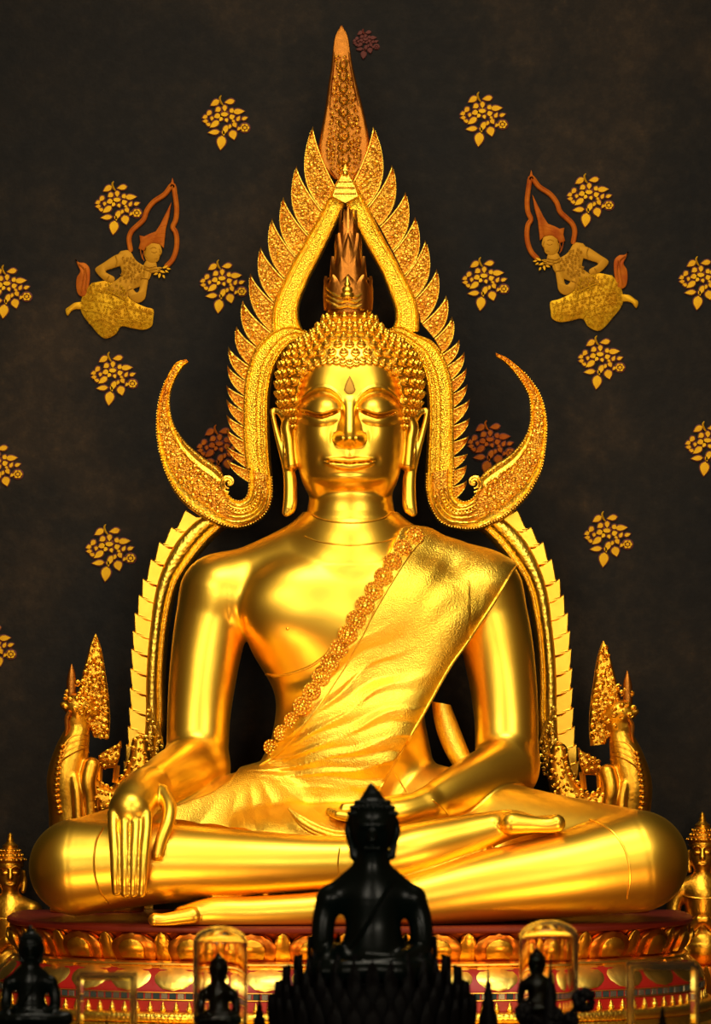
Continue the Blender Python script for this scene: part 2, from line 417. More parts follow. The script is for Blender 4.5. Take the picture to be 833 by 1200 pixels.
# ---- head
fh = FS(60); HC = P(409.7, 500, 60)
H = SDF((HC[0]-106, -150, HC[2]-128), (HC[0]+106, 105, HC[2]+140), .95)
X, Y, Zh = H.co((slice(None),)*3)
u = (X-HC[0])/fh; v = 500-(Zh-HC[2])/fh; w = 60+(-Y-60)/fh
au = np.abs(u)
rzv = np.where(v < 500, 122., 97.)
q = (np.abs(u/64.5)**2.9+np.abs((v-500)/rzv)**2.5+np.abs((w-6)/73.)**2.5)**(1/2.5)
base = (q-1)*70
G = lambda a, s: np.exp(-(a/s)**2)
U = np.abs(H.ax[0]-HC[0])/fh
vb = np.interp(U, [0, 7, 10, 14, 22, 30, 37, 46, 54, 61, 80], [480, 476, 470, 464.5, 458.5, 456, 456, 459.5, 465, 472, 484])[:, None, None]
vs = np.interp(U, [10, 14, 20, 27, 33, 40, 47, 54, 60], [480.5, 481, 483.3, 486, 487.2, 486.2, 483.6, 480.5, 479])[:, None, None]
disp = np.zeros_like(q)
# forehead and brow step
s_ = v-vb
env = sm(au, 5, 11)*(1-sm(au, 58, 66))
disp -= 5.2*sm(s_, -.6, 3.6)*np.exp(-np.maximum(s_-3, 0)/14.)*env
disp += 1.2*G(s_+2.2, 2.2)*env
# eyelid
e = ((au-34.5)/26.)**2+((v-481)/18.5)**2
lid = 9.5*np.maximum(1-e, 0)**.6
upper = 1-sm(v-vs, -.2, 1.6)
disp += lid*upper
e2 = ((au-34.5)/24.)**2+((v-489)/12.)**2
slw = sm(au, 12.5, 20)*(1-sm(au, 48, 56))
disp += 4.2*np.maximum(1-e2, 0)**.8*sm(v-vs, 2.6, 4.2)
disp -= 8.5*G(v-vs-2.1, 1.8)*slw
# nose
t = np.clip((v-470)/46., 0, 1)
hn = (3+19*t**1.15)*(1-sm(v, 517.5, 527.5))*sm(v, 462, 474)
wn = 7.0+4.6*t
hn = hn
disp += hn*np.exp(-np.abs(au/wn)**2.9)
disp += 3*G(v-516, 5)*G(au, 6)
disp += 9.5*np.maximum(1-((au-13.2)/7.)**2-((v-515)/8.)**2, 0)**.9
disp -= 1.5*G(au-20.5, 2.2)*G(v-514, 8)
# cheeks, mouth
disp += 5*G(au-36, 19)*G(v-512, 24)
disp += 5*G(au, 30)*G(v-543, 16)
disp -= 1.0*G(au, 4)*G(v-531.5, 5)
lip = 1-sm(au, 23, 32)
vl = 543.0-2.6*np.clip(au/30., 0, 1)**2+1.0*G(au, 5)
up = 537.4+1.2*G(au, 4.5)+1.2*(au/30.)**2
disp += 4.6*lip*sm(v, up-1.0, up+1.0)*(1-sm(v, vl-.6, vl+.8))
lo_ = 551.6-8.5*(np.clip(au, 0, 31)/31.)**2
disp += 5.6*lip*sm(v, vl+.6, vl+2.2)*(1-sm(v, lo_-1.0, lo_+1.2))
disp -= 2.6*G(v-vl-.6, 1.1)*lip
disp -= 1.0*G(au-33.5, 4)*G(v-540, 5)
disp -= 1.5*G(v-555.5, 3)*G(au, 17)
disp += 5.5*G(au, 24)*G(v-561, 9)
ch = 567.5-4.5*(np.clip(au, 0, 50)/34.)**2
disp -= 7.5*sm(v-ch, -2, 5)*(1-sm(v, 578, 597))*(1-sm(au, 28, 48))
fw = sm(w, 22, 48)
f0 = base-disp*fw
H.F = f0.astype(np.float32)
# neck inside the head field
H.chain([(411, 560, 0, 47), (411, 600, 0, 50), (411, 613, 0, 52.0)], 3)
# neck below, matching the body's
H.chain([(411, 604, 3, 51), (411, 622, 2, 55), (411, 648, -4, 70)], 2)
for sx in (-1, 1):     # ears with long hanging lobes
    c = 409.7
    H.chain([(c+sx*66, 482, 2, 6), (c+sx*72, 500, 4, 9), (c+sx*70, 520, 8, 8), (c+sx*68, 545, 14, 8)], 3, sy=.6)
    H.chain([(c+sx*91, 481, -8, 2.2), (c+sx*87, 500, -4, 3.2), (c+sx*81, 522, 2, 4), (c+sx*74, 545, 10, 5.5), (c+sx*70, 560, 14, 7.5), (c+sx*69.5, 582, 16, 8), (c+sx*70.5, 594, 18, 8), (c+sx*74, 600.5, 20, 5.0)], 2)
    H.chain([(c+sx*88, 480, -8, 2.5), (c+sx*80, 484, -6, 5), (c+sx*72, 492, -4, 8)], 3)
    H.chain([(c+sx*68.5, 556, 27, 2.0), (c+sx*67.5, 575, 29, 2.3), (c+sx*68.5, 590, 30, 2.0)], 1.0, sub=True)
    H.chain([(c+sx*80, 500, 8, 1.8), (c+sx*77, 520, 12, 2.2), (c+sx*72, 538, 20, 2.0)], 1.0, sub=True)
head_v, head_f = H.mesh(np.maximum(H.F, (HC[2]-124)-Zh+0*H.F))
print('body', len(body_v), 'head', len(head_v))
bv = np.vstack([body_v, head_v]); bf = np.vstack([body_f, head_f+len(body_v)])
body = obj('body', (bv, bf), 'skin', buddha)

# ---- the robe: a layer a finger thick over torso and lap
robeF = FR
sl = B.sub((180, -200, 190), (640, 60, 600)); X, Y, Zr = B.co(sl)
R_ = SDF.__new__(SDF); R_.o = np.array([B.ax[i][sl[i].start] for i in range(3)], np.float32); R_.vox = B.vox
F = FR[sl].copy(); R_.F = F; R_.n = F.shape; R_.ax = [B.ax[i][sl[i]] for i in range(3)]
h = np.maximum(15-np.abs(F-Arm[sl]), 0)/15; mix = sm(Zr, 455, 520)
F = np.where(mix > 0, np.minimum(F, Arm[sl]+(1-mix)*30)-h*h*15*.25*mix, F); R_.F = F
R_.chain([(560, 690, 28, 20), (520, 745, 42, 24), (480, 810, 50, 26), (440, 880, 62, 24)], 30)
dm = -Y; fr = (D-dm)/D
px = CX+(X-CX)/fr; py = CY-(Zr-400)/fr
mask = [(470, 618), (484, 615), (505, 618), (545, 630), (576, 642), (606, 658), (603, 668), (593, 684), (584, 699), (571, 718), (560, 735), (546, 755), (532, 774), (518, 797), (505, 822), (491, 846), (477, 869), (462, 894), (449, 917), (438, 940), (425, 962),
        (405, 982), (385, 988), (340, 984), (285, 978), (235, 974), (205, 966), (190, 958), (200, 946), (245, 930), (268, 915), (283, 897), (294, 884), (318, 870), (334, 850), (350, 823), (368, 794), (388, 763), (408, 730), (426, 702), (440, 678), (456, 650)]
mk = np.array(mask, float)
# signed distance to the outline on a lookup sheet, then read through the grid
gx = np.arange(170, 660, 1.5); gy = np.arange(590, 1010, 1.5); XX, YY = np.meshgrid(gx, gy, indexing='ij')
dist = np.full(XX.shape, 1e9); ins = np.zeros(XX.shape, bool)
for i in range(len(mk)):
    a = mk[i]; b = mk[(i+1) % len(mk)]; e = b-a; t = np.clip(((XX-a[0])*e[0]+(YY-a[1])*e[1])/(e@e), 0, 1)
    dist = np.minimum(dist, np.hypot(XX-a[0]-t*e[0], YY-a[1]-t*e[1]))
    c = ((a[1] > YY) != (b[1] > YY)); ins ^= c & (XX < (b[0]-a[0])*(YY-a[1])/(b[1]-a[1]+1e-12)+a[0])
sd = np.where(ins, -dist, dist)
ix = np.clip((px-gx[0])/1.5, 0, len(gx)-1.01); iy = np.clip((py-gy[0])/1.5, 0, len(gy)-1.01)
i0 = ix.astype(int); j0 = iy.astype(int); fx_ = ix-i0; fy_ = iy-j0
i0, j0, fx_, fy_ = np.broadcast_arrays(i0, j0, fx_, fy_)
m2 = sd[i0, j0]*(1-fx_)*(1-fy_)+sd[i0+1, j0]*fx_*(1-fy_)+sd[i0, j0+1]*(1-fx_)*fy_+sd[i0+1, j0+1]*fx_*fy_
# folds fanning out from the gathered lower corner
ang = np.arctan2(905-py, px-262); rr = np.hypot(905-py, px-262)
wob = .030*np.sin(rr*.021+1)+.012*np.sin(rr*.063+px*.01)
ph = (ang+wob)*44
fold = (1.2-np.abs(np.sin(ph*.5+.8*np.sin(rr*.02)))**.55*1.2+.5*np.abs(np.sin(ph*.83+rr*.012+.7))-.6)
amp = 3.4*sm(rr, 20, 90)*(1-sm(rr, 190, 290))*sm(ang, -.25, .0)*(1-sm(ang, .85, 1.15))
fold2 = np.sin((px*.55+py*.83)*.16+1.5*np.sin(px*.05))*1.0*sm(px, 470, 520)*(1-sm(py, 700, 760))
ph3 = np.arctan2(py-880, px-285)*9
fold3 = np.abs(np.sin(ph3+.2*np.sin(rr*.06)))*1.8*sm(py, 905, 930)*sm(rr, 15, 60)
thick = 4.5+fold*amp+fold2*.8+fold3
robF = np.maximum(F-thick.astype(np.float32), m2.astype(np.float32))
robF = np.maximum(robF, (-Y*-1-45).astype(np.float32)+0*robF)
robF = np.maximum(robF, 131.5-Zr)
robe_v, robe_f = R_.mesh(robF.astype(np.float32))
robe = obj('robe', (robe_v, robe_f), 'robe', buddha); tag(robe, 'pleated gold cloth over one shoulder')
del F, robF, m2, Arm, FR

# ---- rays through the photo plane, for things that lie on the figure
def bvh(*vf):
    V = []; Fc = []; n = 0
    for (v_, f_) in vf: V += v_.tolist(); Fc += (f_+n).tolist(); n += len(v_)
    return BVHTree.FromPolygons(V, Fc)
TB = bvh((bv, bf)); TR = bvh((bv, bf), (robe_v, robe_f))
cam = Vector((CX, -D, 400))
def surf(px, py, T):
    d = (Vector(P(px, py, 0))-cam).normalized(); h = T.ray_cast(cam, d)
    return (h[0], h[1]) if h[0] else (None, None)
def laid(pts, T, r, name, m, parent, n=None, lift=.3, sides=6, fl=1.):
    c = catmull(pts, n or len(pts)*8); out = []
    for (x, y) in c:
        p, nn = surf(x, y, T)
        if p is None: continue
        if nn.y > 0: nn = -nn
        q = np.array(p+nn*lift)
        if out and np.linalg.norm(q-out[-1]) > 22: continue
        out.append(q)
    # ease the line
    o = np.array(out); o[1:-1] = (o[:-2]+2*o[1:-1]+o[2:])/4
    mb = MB(); mb.tube(o, [r*(.4 if i in (0, len(o)-1) else 1) for i in range(len(o))], sides); return obj(name, mb, m, parent)
# rosettes down the edge of the robe
ros = catmull([(484, 629), (470, 642), (459, 658), (447, 677), (433, 698), (420, 719), (407, 741), (390, 770), (374, 796), (358, 820), (342, 842), (327, 862), (315, 878), (303, 889)], 17)
def rosette_mesh():
    mb = MB(); R = 11.5
    mb.cur = 1; mb.lathe((0, 0, 0), [(R*.96, -2.5), (R, -.5), (R*.97, 1.0), (R*.80, 1.2), (R*.74, .4), (.1, .6)], 20); mb.cur = 0
    for k in range(12):
        a = 2*PI*k/12; mb.ball((R*.84*math.cos(a), R*.84*math.sin(a), 1.4), 1.9, 7)
    for k in range(6):
        a = 2*PI*k/6+.26; c = np.array((R*.43*math.cos(a), R*.43*math.sin(a), 1.0)); mb.ball(c, 2.3, 8)
        mb.ball((R*.62*math.cos(a+.52), R*.62*math.sin(a+.52), .9), 1.1, 5)
    mb.lathe((0, 0, 0), [(3.2, .4), (3.0, 2.4), (1.8, 3.2), (.1, 2.6)], 10)
    return mb
RM = rosette_mesh(); base_v = np.array(RM.v)
for i, (x, y) in enumerate(ros):
    p, nn = surf(x+1.5, y, TR)
    if p is None: continue
    if nn.y > 0: nn = -nn
    nn = (nn+Vector((-.05, -1.1, .12))).normalized(); sc = .86 if i > 12 else .98
    tx, ty = ros[min(i+1, len(ros)-1)]-ros[max(i-1, 0)]
    zx = nn; xx = Vector((tx, 0, -ty)); xx = (xx-zx*xx.dot(zx)).normalized(); yy = zx.cross(xx)
    Mx = np.array([list(xx), list(yy), list(zx)])
    mb = MB(); mb.f = RM.f; mb.mi = RM.mi; mb.v = [tuple(r) for r in ((base_v*sc)@Mx+np.array(p+nn*2.2))]
    obj('rosette', mb, 'carve_plain', robe, mats=['carve_plain', 'recess'])
laid([(498, 628), (480, 650), (468, 668), (452, 694), (436, 722), (424, 746), (408, 775), (392, 800), (372, 830), (350, 858), (328, 882), (304, 897)], TR, 1.3, 'piping', 'robe', robe, 120)
laid([(604, 664), (593, 682), (584, 697), (571, 717), (558, 736), (545, 756), (531, 775), (517, 798), (504, 822), (491, 845), (477, 869), (463, 893), (449, 917), (440, 934)], TR, 2.0, 'piping', 'robe', robe, 130)
laid([(311, 790), (325, 792), (345, 788), (365, 780), (381, 768), (389, 757)], TB, 1.7, 'robe_hem', 'robe', buddha, 60)
laid([(462, 905), (470, 918), (478, 930), (489, 942)], TB, 1.0, 'robe_hem', 'skin', buddha, 30)
laid([(506, 937), (517, 945), (524, 953), (531, 963)], TB, 1.1, 'robe_hem', 'skin', buddha, 30)
laid([(121, 970), (113, 985), (110, 1008), (112, 1030), (119, 1048), (128, 1060)], TB, 1.3, 'robe_hem', 'skin', buddha, 50)
laid([(690, 960), (714, 972), (728, 988), (736, 1008), (738, 1030), (735, 1054)], TB, 1.3, 'robe_hem', 'skin', buddha, 60)
laid([(398, 993), (396, 1010), (397, 1035)], TB, .9, 'robe_hem', 'skin', buddha, 30)
laid([(362, 600), (372, 607), (390, 611.5), (411, 613), (432, 611.5), (450, 607), (460, 600)], TB, 1.3, 'neck_fold', 'skin', buddha, 50, lift=-.3)
laid([(356, 628), (375, 635), (411, 639), (447, 635), (466, 628)], TB, 1.2, 'neck_fold', 'skin', buddha, 50, lift=-.5)
# the rolled cuff of cloth in the lap
mb = MB()
c = catmull([(338, 948, 186), (350, 960, 196), (368, 971, 202), (390, 979, 204), (412, 981, 200)], 26)
for k, (dy, dd, r) in enumerate(((0, 0, 3.4), (5, -1, 3.0), (-5, -3, 2.6))):
    mb.tube([P(x+(1 if k == 1 else 0), y+dy*(.25+.75*min(1, i/8)), d+dd+2) for i, (x, y, d) in enumerate(c)], [r*min(1, .35+i/9) for i in range(26)], 8)
obj('robe_cuff', mb, 'robe', robe)
# cloth hanging behind the arm
mb = MB(); G = []
for i, t in enumerate(np.linspace(0, 1, 14)):
    x0 = 506+2*math.sin(t*2)+30*t**2.2; x1 = 528+26*t; y0 = 822+t*86; y1 = 826+t*66; row = []
    for s in np.linspace(0, 1, 6):
        row.append(P(x0+(x1-x0)*s, y0+(y1-y0)*s, 22+10*math.sin(PI*s)+6*t))
    G.append(row)
back = [[(p[0], p[1]+3.5, p[2]) for p in r[::-1]] for r in G]
mb.grid([a+b for a, b in zip(G, back)], closev=True, capu=True); obj('sleeve_fold', mb, 'robe', robe)
# nipple and urna
p, nn = surf(337, 737, TB); mb = MB(); mb.ball(p, 2.0, 8); obj('nipple', mb, 'skin', buddha)
mb = MB(); tear = []
for a in np.linspace(0, 2*PI, 25)[:-1]:
    r = 1; x = math.sin(a); y = -math.cos(a); wd = 8.2*(1 if y > 0 else (1-abs(y)**1.6*.0))
    tear.append((409.7+8.2*x*((1+y)/2)**.62 if y < .3 else 409.7+8.2*x*.98, 451.5+11*y))
G = []
for k, (sc, lf) in enumerate(((1.0, -1.5), (1.0, .5), (.86, 1.1), (.4, 1.4))):
    row = []
    for (x, y) in tear:
        p, nn = surf(409.7+(x-409.7)*sc, 453.5+(y-453.5)*sc, TB); nn = nn if nn.y < 0 else -nn; row.append(p+nn*lf)
    G.append(row)
mb.grid(G, closev=True, capu=True); tag(obj('forehead_mark', mb, 'urna', buddha), 'dull bronze teardrop on the forehead')

# ---- hair: rows of pointed snail curls over a cap, the dome and the flame
cap = SDF((HC[0]-110, -130, HC[2]-40), (HC[0]+110, 120, HC[2]+150), 2.0)
hc = (409.7, 452, -8)
cap.ell(hc, (83, 78, 64), 6, pw=2.3)
cap.chain([(409, 406, -6, 42), (409, 389, -6, 31), (409, 370, -4, 20)], 12)
cap.F = cap.F
Xc, Yc, Zc = cap.co((slice(None),)*3); uc = (Xc-HC[0])/fh; vc = 500-(Zc-HC[2])/fh; wc = 60+(-Yc-60)/fh
hl = np.interp(np.abs(uc), [0, 12, 30, 45, 56, 61, 66, 90], [427, 424.5, 424, 428, 440, 462, 505, 520])   # hairline
face_cut = np.minimum(wc-8, vc-hl)          # >0 : in front and below the hairline
cap.F = np.maximum(cap.F, -(-face_cut)).astype(np.float32)
qh = (np.abs(uc/64.5)**2.9+np.abs((vc-500)/np.where(vc < 500, 122., 97.))**2.5+np.abs((wc-6)/73.)**2.5)**(1/2.5)
band = np.maximum((qh-1)*70-2.0, -( -(vc-hl)))            # thin layer over the forehead top
band = np.maximum(band, (430-0)-0*vc-430+np.maximum(vc-hl, -1e3))
cap.F = np.minimum(cap.F, band.astype(np.float32))
cv, cf = cap.mesh(); hair = obj('hair', (cv, cf), 'hair', buddha)
TC = bvh((cv, cf)); ctr = Vector(P(*hc))
mb = MB()
def hcurl(p, n, k=1., upv=Vector((0, 0, 1))):
    n = (n*.35+(Vector(p)-ctr-Vector((0, 0, 6))).normalized()*.65).normalized(); ax = (n*.95+upv*.5).normalized(); p = np.array(p)-np.array(ax)*1.0
    mb.lathe(p, [(4.8*k, -1.5*k), (6.1*k, .4*k), (5.8*k, 2.0*k), (4.0*k, 2.7*k), (4.7*k, 3.7*k), (4.2*k, 4.9*k), (2.5*k, 5.3*k), (2.6*k, 6.0*k), (1.5*k, 7.4*k), (.2, 8.4*k)], 9, axis=ax)
def march(o, d):
    h = TC.ray_cast(o, d); return h
seen = []
for row, el in enumerate(np.arange(-30, 78, 7.6)):
    n = max(6, int(38*math.cos(math.radians(el))**.85))
    for j in range(n):
        az = 2*PI*(j+.5*(row % 2))/n
        d = Vector((math.sin(az)*math.cos(math.radians(el)), -math.cos(az)*math.cos(math.radians(el)), math.sin(math.radians(el))))
        o = ctr+d*200; h = march(o, -d)
        if h[0] is None: continue
        p = h[0]; nn = h[1]; nn = nn if nn.dot(d) > 0 else -nn
        uu = (p.x-HC[0])/fh; vv = 500-(p.z-HC[2])/fh; ww = 60+(-p.y-60)/fh
        lim = np.interp(abs(uu), [0, 12, 30, 45, 56, 61, 66, 90], [425, 422.5, 422, 426, 438, 460, 503, 520])
        if ww > 0 and vv > lim-1.5: continue
        if vv > 505: continue
        if any((p-s).length < 9.0 for s in seen): continue
        seen.append(p); hcurl(p, nn, 1.0)
for v0, rad, n in ((404, 42, 17), (396, 40, 15), (388, 34, 13), (380, 30, 11), (372, 25, 9), (365, 21, 8)):   # the dome
    for j in range(n):
        az = 2*PI*(j+(v0 % 20)/20)/n; d = Vector((math.sin(az), -math.cos(az), 0)); o = Vector(P(409, v0, -6))+d*90; h = march(o, -d)
        if h[0] is None or any((h[0]-s).length < 8 for s in seen): continue
        seen.append(h[0]); nn = h[1] if h[1].dot(d) > 0 else -h[1]; hcurl(h[0], nn, .95)
obj('curls', mb, 'hair', hair)
# hairline row
mb = MB()
hlp = [(-66, 500), (-65, 488), (-64, 476), (-63, 464), (-60.5, 452), (-57, 442), (-50, 433), (-40, 427), (-28, 424), (-14, 424), (0, 427)]
hlp = hlp+[(-x, y) for (x, y) in hlp[:-1][::-1]]
for (x, y) in catmull(hlp, 31):
    p, nn = surf(409.7+x*.955, y-1, TB)
    if p is None: continue
    nn = ((p-ctr).normalized()+Vector((0, -.25, .1))).normalized(); hcurl(p+nn*1.0, nn, .95)
obj('hairline_curls', mb, 'hair', hair)

# the flame on top: nested rings of pointed slats
flame = None
mb = MB(); mb.lathe(P(408, 364, -4), [(24, -4), (25, 4), (22, 20), (18, 50), (13, 80), (7, 104), (1, 122)], 14)
flame = obj('flame_finial', mb, 'copper', buddha); tag(flame, 'tall brownish gold flame finial')
def slat(mb, az, R0, R1, z0, z1, wd, th=2.2):
    d = np.array((math.sin(az), -math.cos(az), 0)); t = np.array((math.cos(az), math.sin(az), 0)); c = np.array(P(408, 364, -4))
    G = []
    for s in np.linspace(0, 1, 9):
        wv = wd*(1.0 if s < .7 else max(.03, 1-((s-.7)/.3)**1.5))*(1+.12*math.sin(s*PI)); r = R0+(R1-R0)*s+(1.5*math.sin(PI*s))
        if s > .85: r += 1.0
        z = z0+(z1-z0)*s; m = c+d*r+np.array((0, 0, z))
        G.append([m-t*wv, m-t*wv*.5+d*th*.8, m+d*th*1.3, m+t*wv*.5+d*th*.8, m+t*wv, m-d*.5])
    mb.grid(G, closev=True, capu=True)
for (R0, R1, z1, n) in ((26, 24.5, 40, 9), (21, 17.5, 63, 8), (15.5, 11.5, 90, 7), (9, 6.5, 118, 6)):
    mb = MB()
    for k in range(n): slat(mb, 2*PI*k/n+(0 if n % 2 else PI/n), R0, R1, 0, z1, R0*math.sin(PI/n)*1.0)
    obj('flame_tier', mb, 'copper', flame, smooth=True)
mb = MB(); c = P(408, 352, 24)
mb.lathe(P(407, 348, 26), [(6, -2), (8.5, 1), (8, 4), (5.5, 5.5), (6.5, 8), (5.5, 11), (3.2, 12.5), (3.8, 15), (2, 19), (.3, 24)], 12)
for sx in (-1, 1):
    for k in range(3):
        mb.tube(catmull([P(407, 346+k*6, 27-k), P(407+sx*10, 348+k*6, 24-k), P(407+sx*19, 342+k*6, 15), P(407+sx*25, 336+k*7, 4)], 12), [2.2]*11+[.4], 6)
obj('flame_bud', mb, 'hair', flame)
# ================================================================ THE FLAME AUREOLE BEHIND THE STATUE
DA = -62.0
aur = thing('flame_aureole', 'tall pointed gold arch of carved flame leaves behind the big statue, with two upcurled horns', 'aureole', (409, 62, 131))
def arr(*p): return np.array(p, float)
BANDP = [(t_, h_*1.6) for (t_, h_) in [(0, 0), (.02, 3.4), (.07, 4.2), (.12, 3.4), (.15, 1.6), (.19, 1.6), (.22, 2.8), (.27, 2.8), (.30, 1.4), (.5, 1.7), (.70, 1.4), (.73, 2.8), (.78, 2.8), (.81, 1.6), (.85, 1.6), (.88, 3.4), (.93, 4.2), (.98, 3.4), (1, 0)]]
def band(outer, inner, d0, n=60, prof=BANDP, thick=16, mt='stipple', name='arch_band', par=None, taper=None, beads=None, bead_r=.9, bstep=2.6):
    A = catmull(outer, n); Bq = catmull(inner, n); mb = MB(); mb.ribbon(A, Bq, prof, d0, thick, taper)
    if beads:
        for t in beads:
            line = polyline(A+(Bq-A)*t, 400); L = np.linalg.norm(np.diff(line, axis=0), axis=1).sum(); k = int(L/bstep)
            for i, (x, y) in enumerate(polyline(line, k)):
                q = P(x, y, d0); hz = 1 if taper is None else np.interp(i/k, np.linspace(0, 1, len(taper)), taper)
                mb.ball((q[0], q[1]-(5.6 if prof is BANDP else 3.4)*hz, q[2]), bead_r, 5)
    return obj(name, mb, mt, par or aur), A, Bq
# gable legs
LO = [(403, 200), (392, 217), (379, 243), (368.5, 262), (354, 287), (340, 312), (330, 333), (322, 351), (318.5, 365), (317.5, 377), (318, 388)]
LI = [(404.5, 238.7), (394, 262), (382, 288), (370, 312), (363, 325), (358, 337.5), (353.5, 348), (350.5, 360), (350, 370), (352, 380), (359, 395)]
RO = [(406, 200), (418, 217), (434, 248), (450, 279), (460, 297), (469.5, 315), (479, 332), (486, 348), (489.5, 361), (491, 374), (491, 388)]
RI = [(404.5, 238.7), (415, 260), (428, 286), (441, 309), (448, 322), (452, 333), (457, 346), (461, 357), (463, 367), (462, 379), (455, 393)]
band(LO, LI, DA+6, beads=(.07, .93), bead_r=1.1, bstep=2.8); band(RO, RI, DA+6, beads=(.07, .93), bead_r=1.1, bstep=2.8)
mb = MB(); mb.plate([(404.5, 190), (398, 206), (392, 217), (388, 231), (404.5, 240), (421, 231), (417, 217), (411, 206)], DA+14, 14, 2.0, 2.5)
for k in range(3): mb.tube([P(395-k*1.5, 213+k*7, DA+17), P(414+k*1.5, 213+k*7, DA+17)], 1.1, 5)
mb.ball(P(404.5, 203, DA+18), 4, 8); obj('apex_clasp', mb, 'carve_plain', aur)
# surround of the head, running down to the horn
SLO = [(359, 388), (340, 382), (322, 386), (306, 399), (296, 414), (290.5, 430), (286.5, 448), (285, 470), (284.8, 490), (285, 515), (286.5, 535), (289, 552)]
SLI = [(362, 396), (350, 399), (339, 405), (329.5, 417), (322, 432), (318, 448), (316, 465), (315.5, 485), (316, 508), (317, 530), (318, 545), (319.5, 560)]
SRO = [(455, 386), (470, 382), (489, 392), (504, 398), (515, 409), (523, 424), (529, 442), (531.5, 460), (532, 480), (532, 510), (532.4, 535), (533, 555)]
SRI = [(452, 394), (463, 398), (474, 403), (485, 414), (492, 428), (497, 442), (500, 460), (501, 482), (500.5, 505), (499.5, 530), (498.5, 548), (498, 562)]
BP2 = [(0, 0), (.03, 3.4), (.08, 4.4), (.13, 3.0), (.17, 2.0), (.30, 3.6), (.42, 4.4), (.5, 3.4), (.54, 2.0), (.60, 2.4), (.72, 2.2), (.76, 3.6), (.82, 3.6), (.86, 1.8), (.91, 3.0), (.96, 1.0), (1, -3)]
band(SLO, SLI, DA+10, prof=BP2, name='head_surround', beads=(.08, .66), bead_r=1.1, bstep=2.8); band(SRO, SRI, DA+10, prof=BP2, name='head_surround', beads=(.08, .66), bead_r=1.1, bstep=2.8)
# flame leaves
LT = [(366.7, 148), (347.5, 194.7), (332, 230.7), (318.8, 255.5), (305.3, 289), (293.5, 320), (284.5, 352), (277, 382), (267.5, 406), (266.4, 427.7), (265.3, 451.5), (265.3, 467.7), (265.3, 486), (265.3, 502.4), (264, 520.8), (265, 538)]
LN = [(389, 217), (374.7, 246.7), (359, 276), (343.6, 300), (331.3, 327.5), (319.8, 356), (313.8, 387.8), (297.5, 406.3), (288.7, 427.7), (284.8, 446), (283, 463.4), (282.6, 481.4), (283, 498.7), (283.7, 516), (284, 533.8), (288, 549), (288.7, 565)]
RT = [(437, 148), (459, 193), (474.7, 225), (486, 254), (498, 281), (511.5, 315), (522.7, 346), (529.5, 371), (538, 397.5), (544, 412), (546.7, 430.6), (547.7, 450), (550.4, 467.5), (550.4, 489.6), (549.4, 510.4), (548, 531.6), (546.7, 545), (547, 563)]
RN = [(417.3, 212), (434.7, 241), (449, 264), (464.5, 293), (478.5, 321.7), (490.5, 348.7), (498, 378), (513, 395), (522.7, 413), (526.5, 428.5), (531.6, 445), (532.7, 461), (533, 478.5), (533.3, 498), (533.7, 516.7), (532.7, 534.8), (533.7, 550), (534.8, 569), (536, 584)]
def quad(a, c, b, n):
    t = np.linspace(0, 1, n)[:, None]; a, b, c = map(lambda q: np.array(q, float), (a, b, c)); return (1-t)**2*a+2*t*(1-t)*c+t*t*b
def leaf(T, Nu, Nl, sgn, big, par=None, name='flame_leaf', d0=DA, mt='carve', seedgap=5.0):
    """T tip, Nu upper notch, Nl lower notch; sgn -1 left, +1 right"""
    dx, dy = Nu[0]-T[0], Nu[1]-T[1]; ci = (T[0]+.24*dx, T[1]+.46*dy)
    dx, dy = Nl[0]-T[0], Nl[1]-T[1]; co_ = (T[0]+.63*dx+sgn*.32*dy, T[1]+.63*dy)
    push = -sgn*4    # roots run in under the band
    Nu2 = (Nu[0]+push, Nu[1]+1.5); Nl2 = (Nl[0]+push, Nl[1]+1.5)
    n = 16; I = quad(T, ci, Nu2, n); O = quad(T, co_, Nl2, n)
    w = np.linalg.norm(I-O, axis=1); w0 = max(w.max(), 1); rim = 2.3 if big else 1.9; G = []
    mb = MB(); A = []; Bq = []; 
    rows = []
    for i in range(n):
        wi = max(w[i], .6); r = min(rim/wi, .45); hk = min(1, wi/8+.1)
        a, b = O[i], I[i]
        def pt(t, h):
            q = P(a[0]+(b[0]-a[0])*t, a[1]+(b[1]-a[1])*t, d0); return (q[0], q[1]-h*hk, q[2])
        rows.append([pt(0, -9), pt(0, 1.5), pt(r*.35, 4.4), pt(r*.8, 4.4), pt(r*1.15, 1.2), pt(.5, 2.4), pt(1-r*1.15, 1.2), pt(1-r*.8, 4.4), pt(1-r*.35, 4.4), pt(1, 1.5), pt(1, -9)])
    f0_ = len(mb.f); mb.grid(rows, closev=True, capu=True)
    for q in range((n-1)*11):
        if q % 11 in (4, 5): mb.mi[f0_+q] = 1
    if big:
        m = [tuple(O[i]*.80+I[i]*.20) for i in range(4, n-1)]; m2 = [tuple(O[i]*.20+I[i]*.80) for i in range(4, n-1)]
        scrolls(mb, m+m2[::-1], d0+2.2, gap=4.2, R=2.2, r=.85, margin=1.0, lift=2.0)
        line = O*.93+I*.07
        L = polyline(line, int(np.linalg.norm(np.diff(line, axis=0), axis=1).sum()/2.3))
        for (x, y) in L[3:]:
            q = P(x, y, d0); mb.ball((q[0], q[1]-4.4, q[2]), .85, 5)
    return obj(name, mb, mt, par or aur, mats=[mt, 'recess'])
for i in range(len(LT)): leaf(LT[i], LN[i], LN[i+1], -1, i < 9)
for i in range(len(RT)): leaf(RT[i], RN[i], RN[i+1], 1, i < 9)
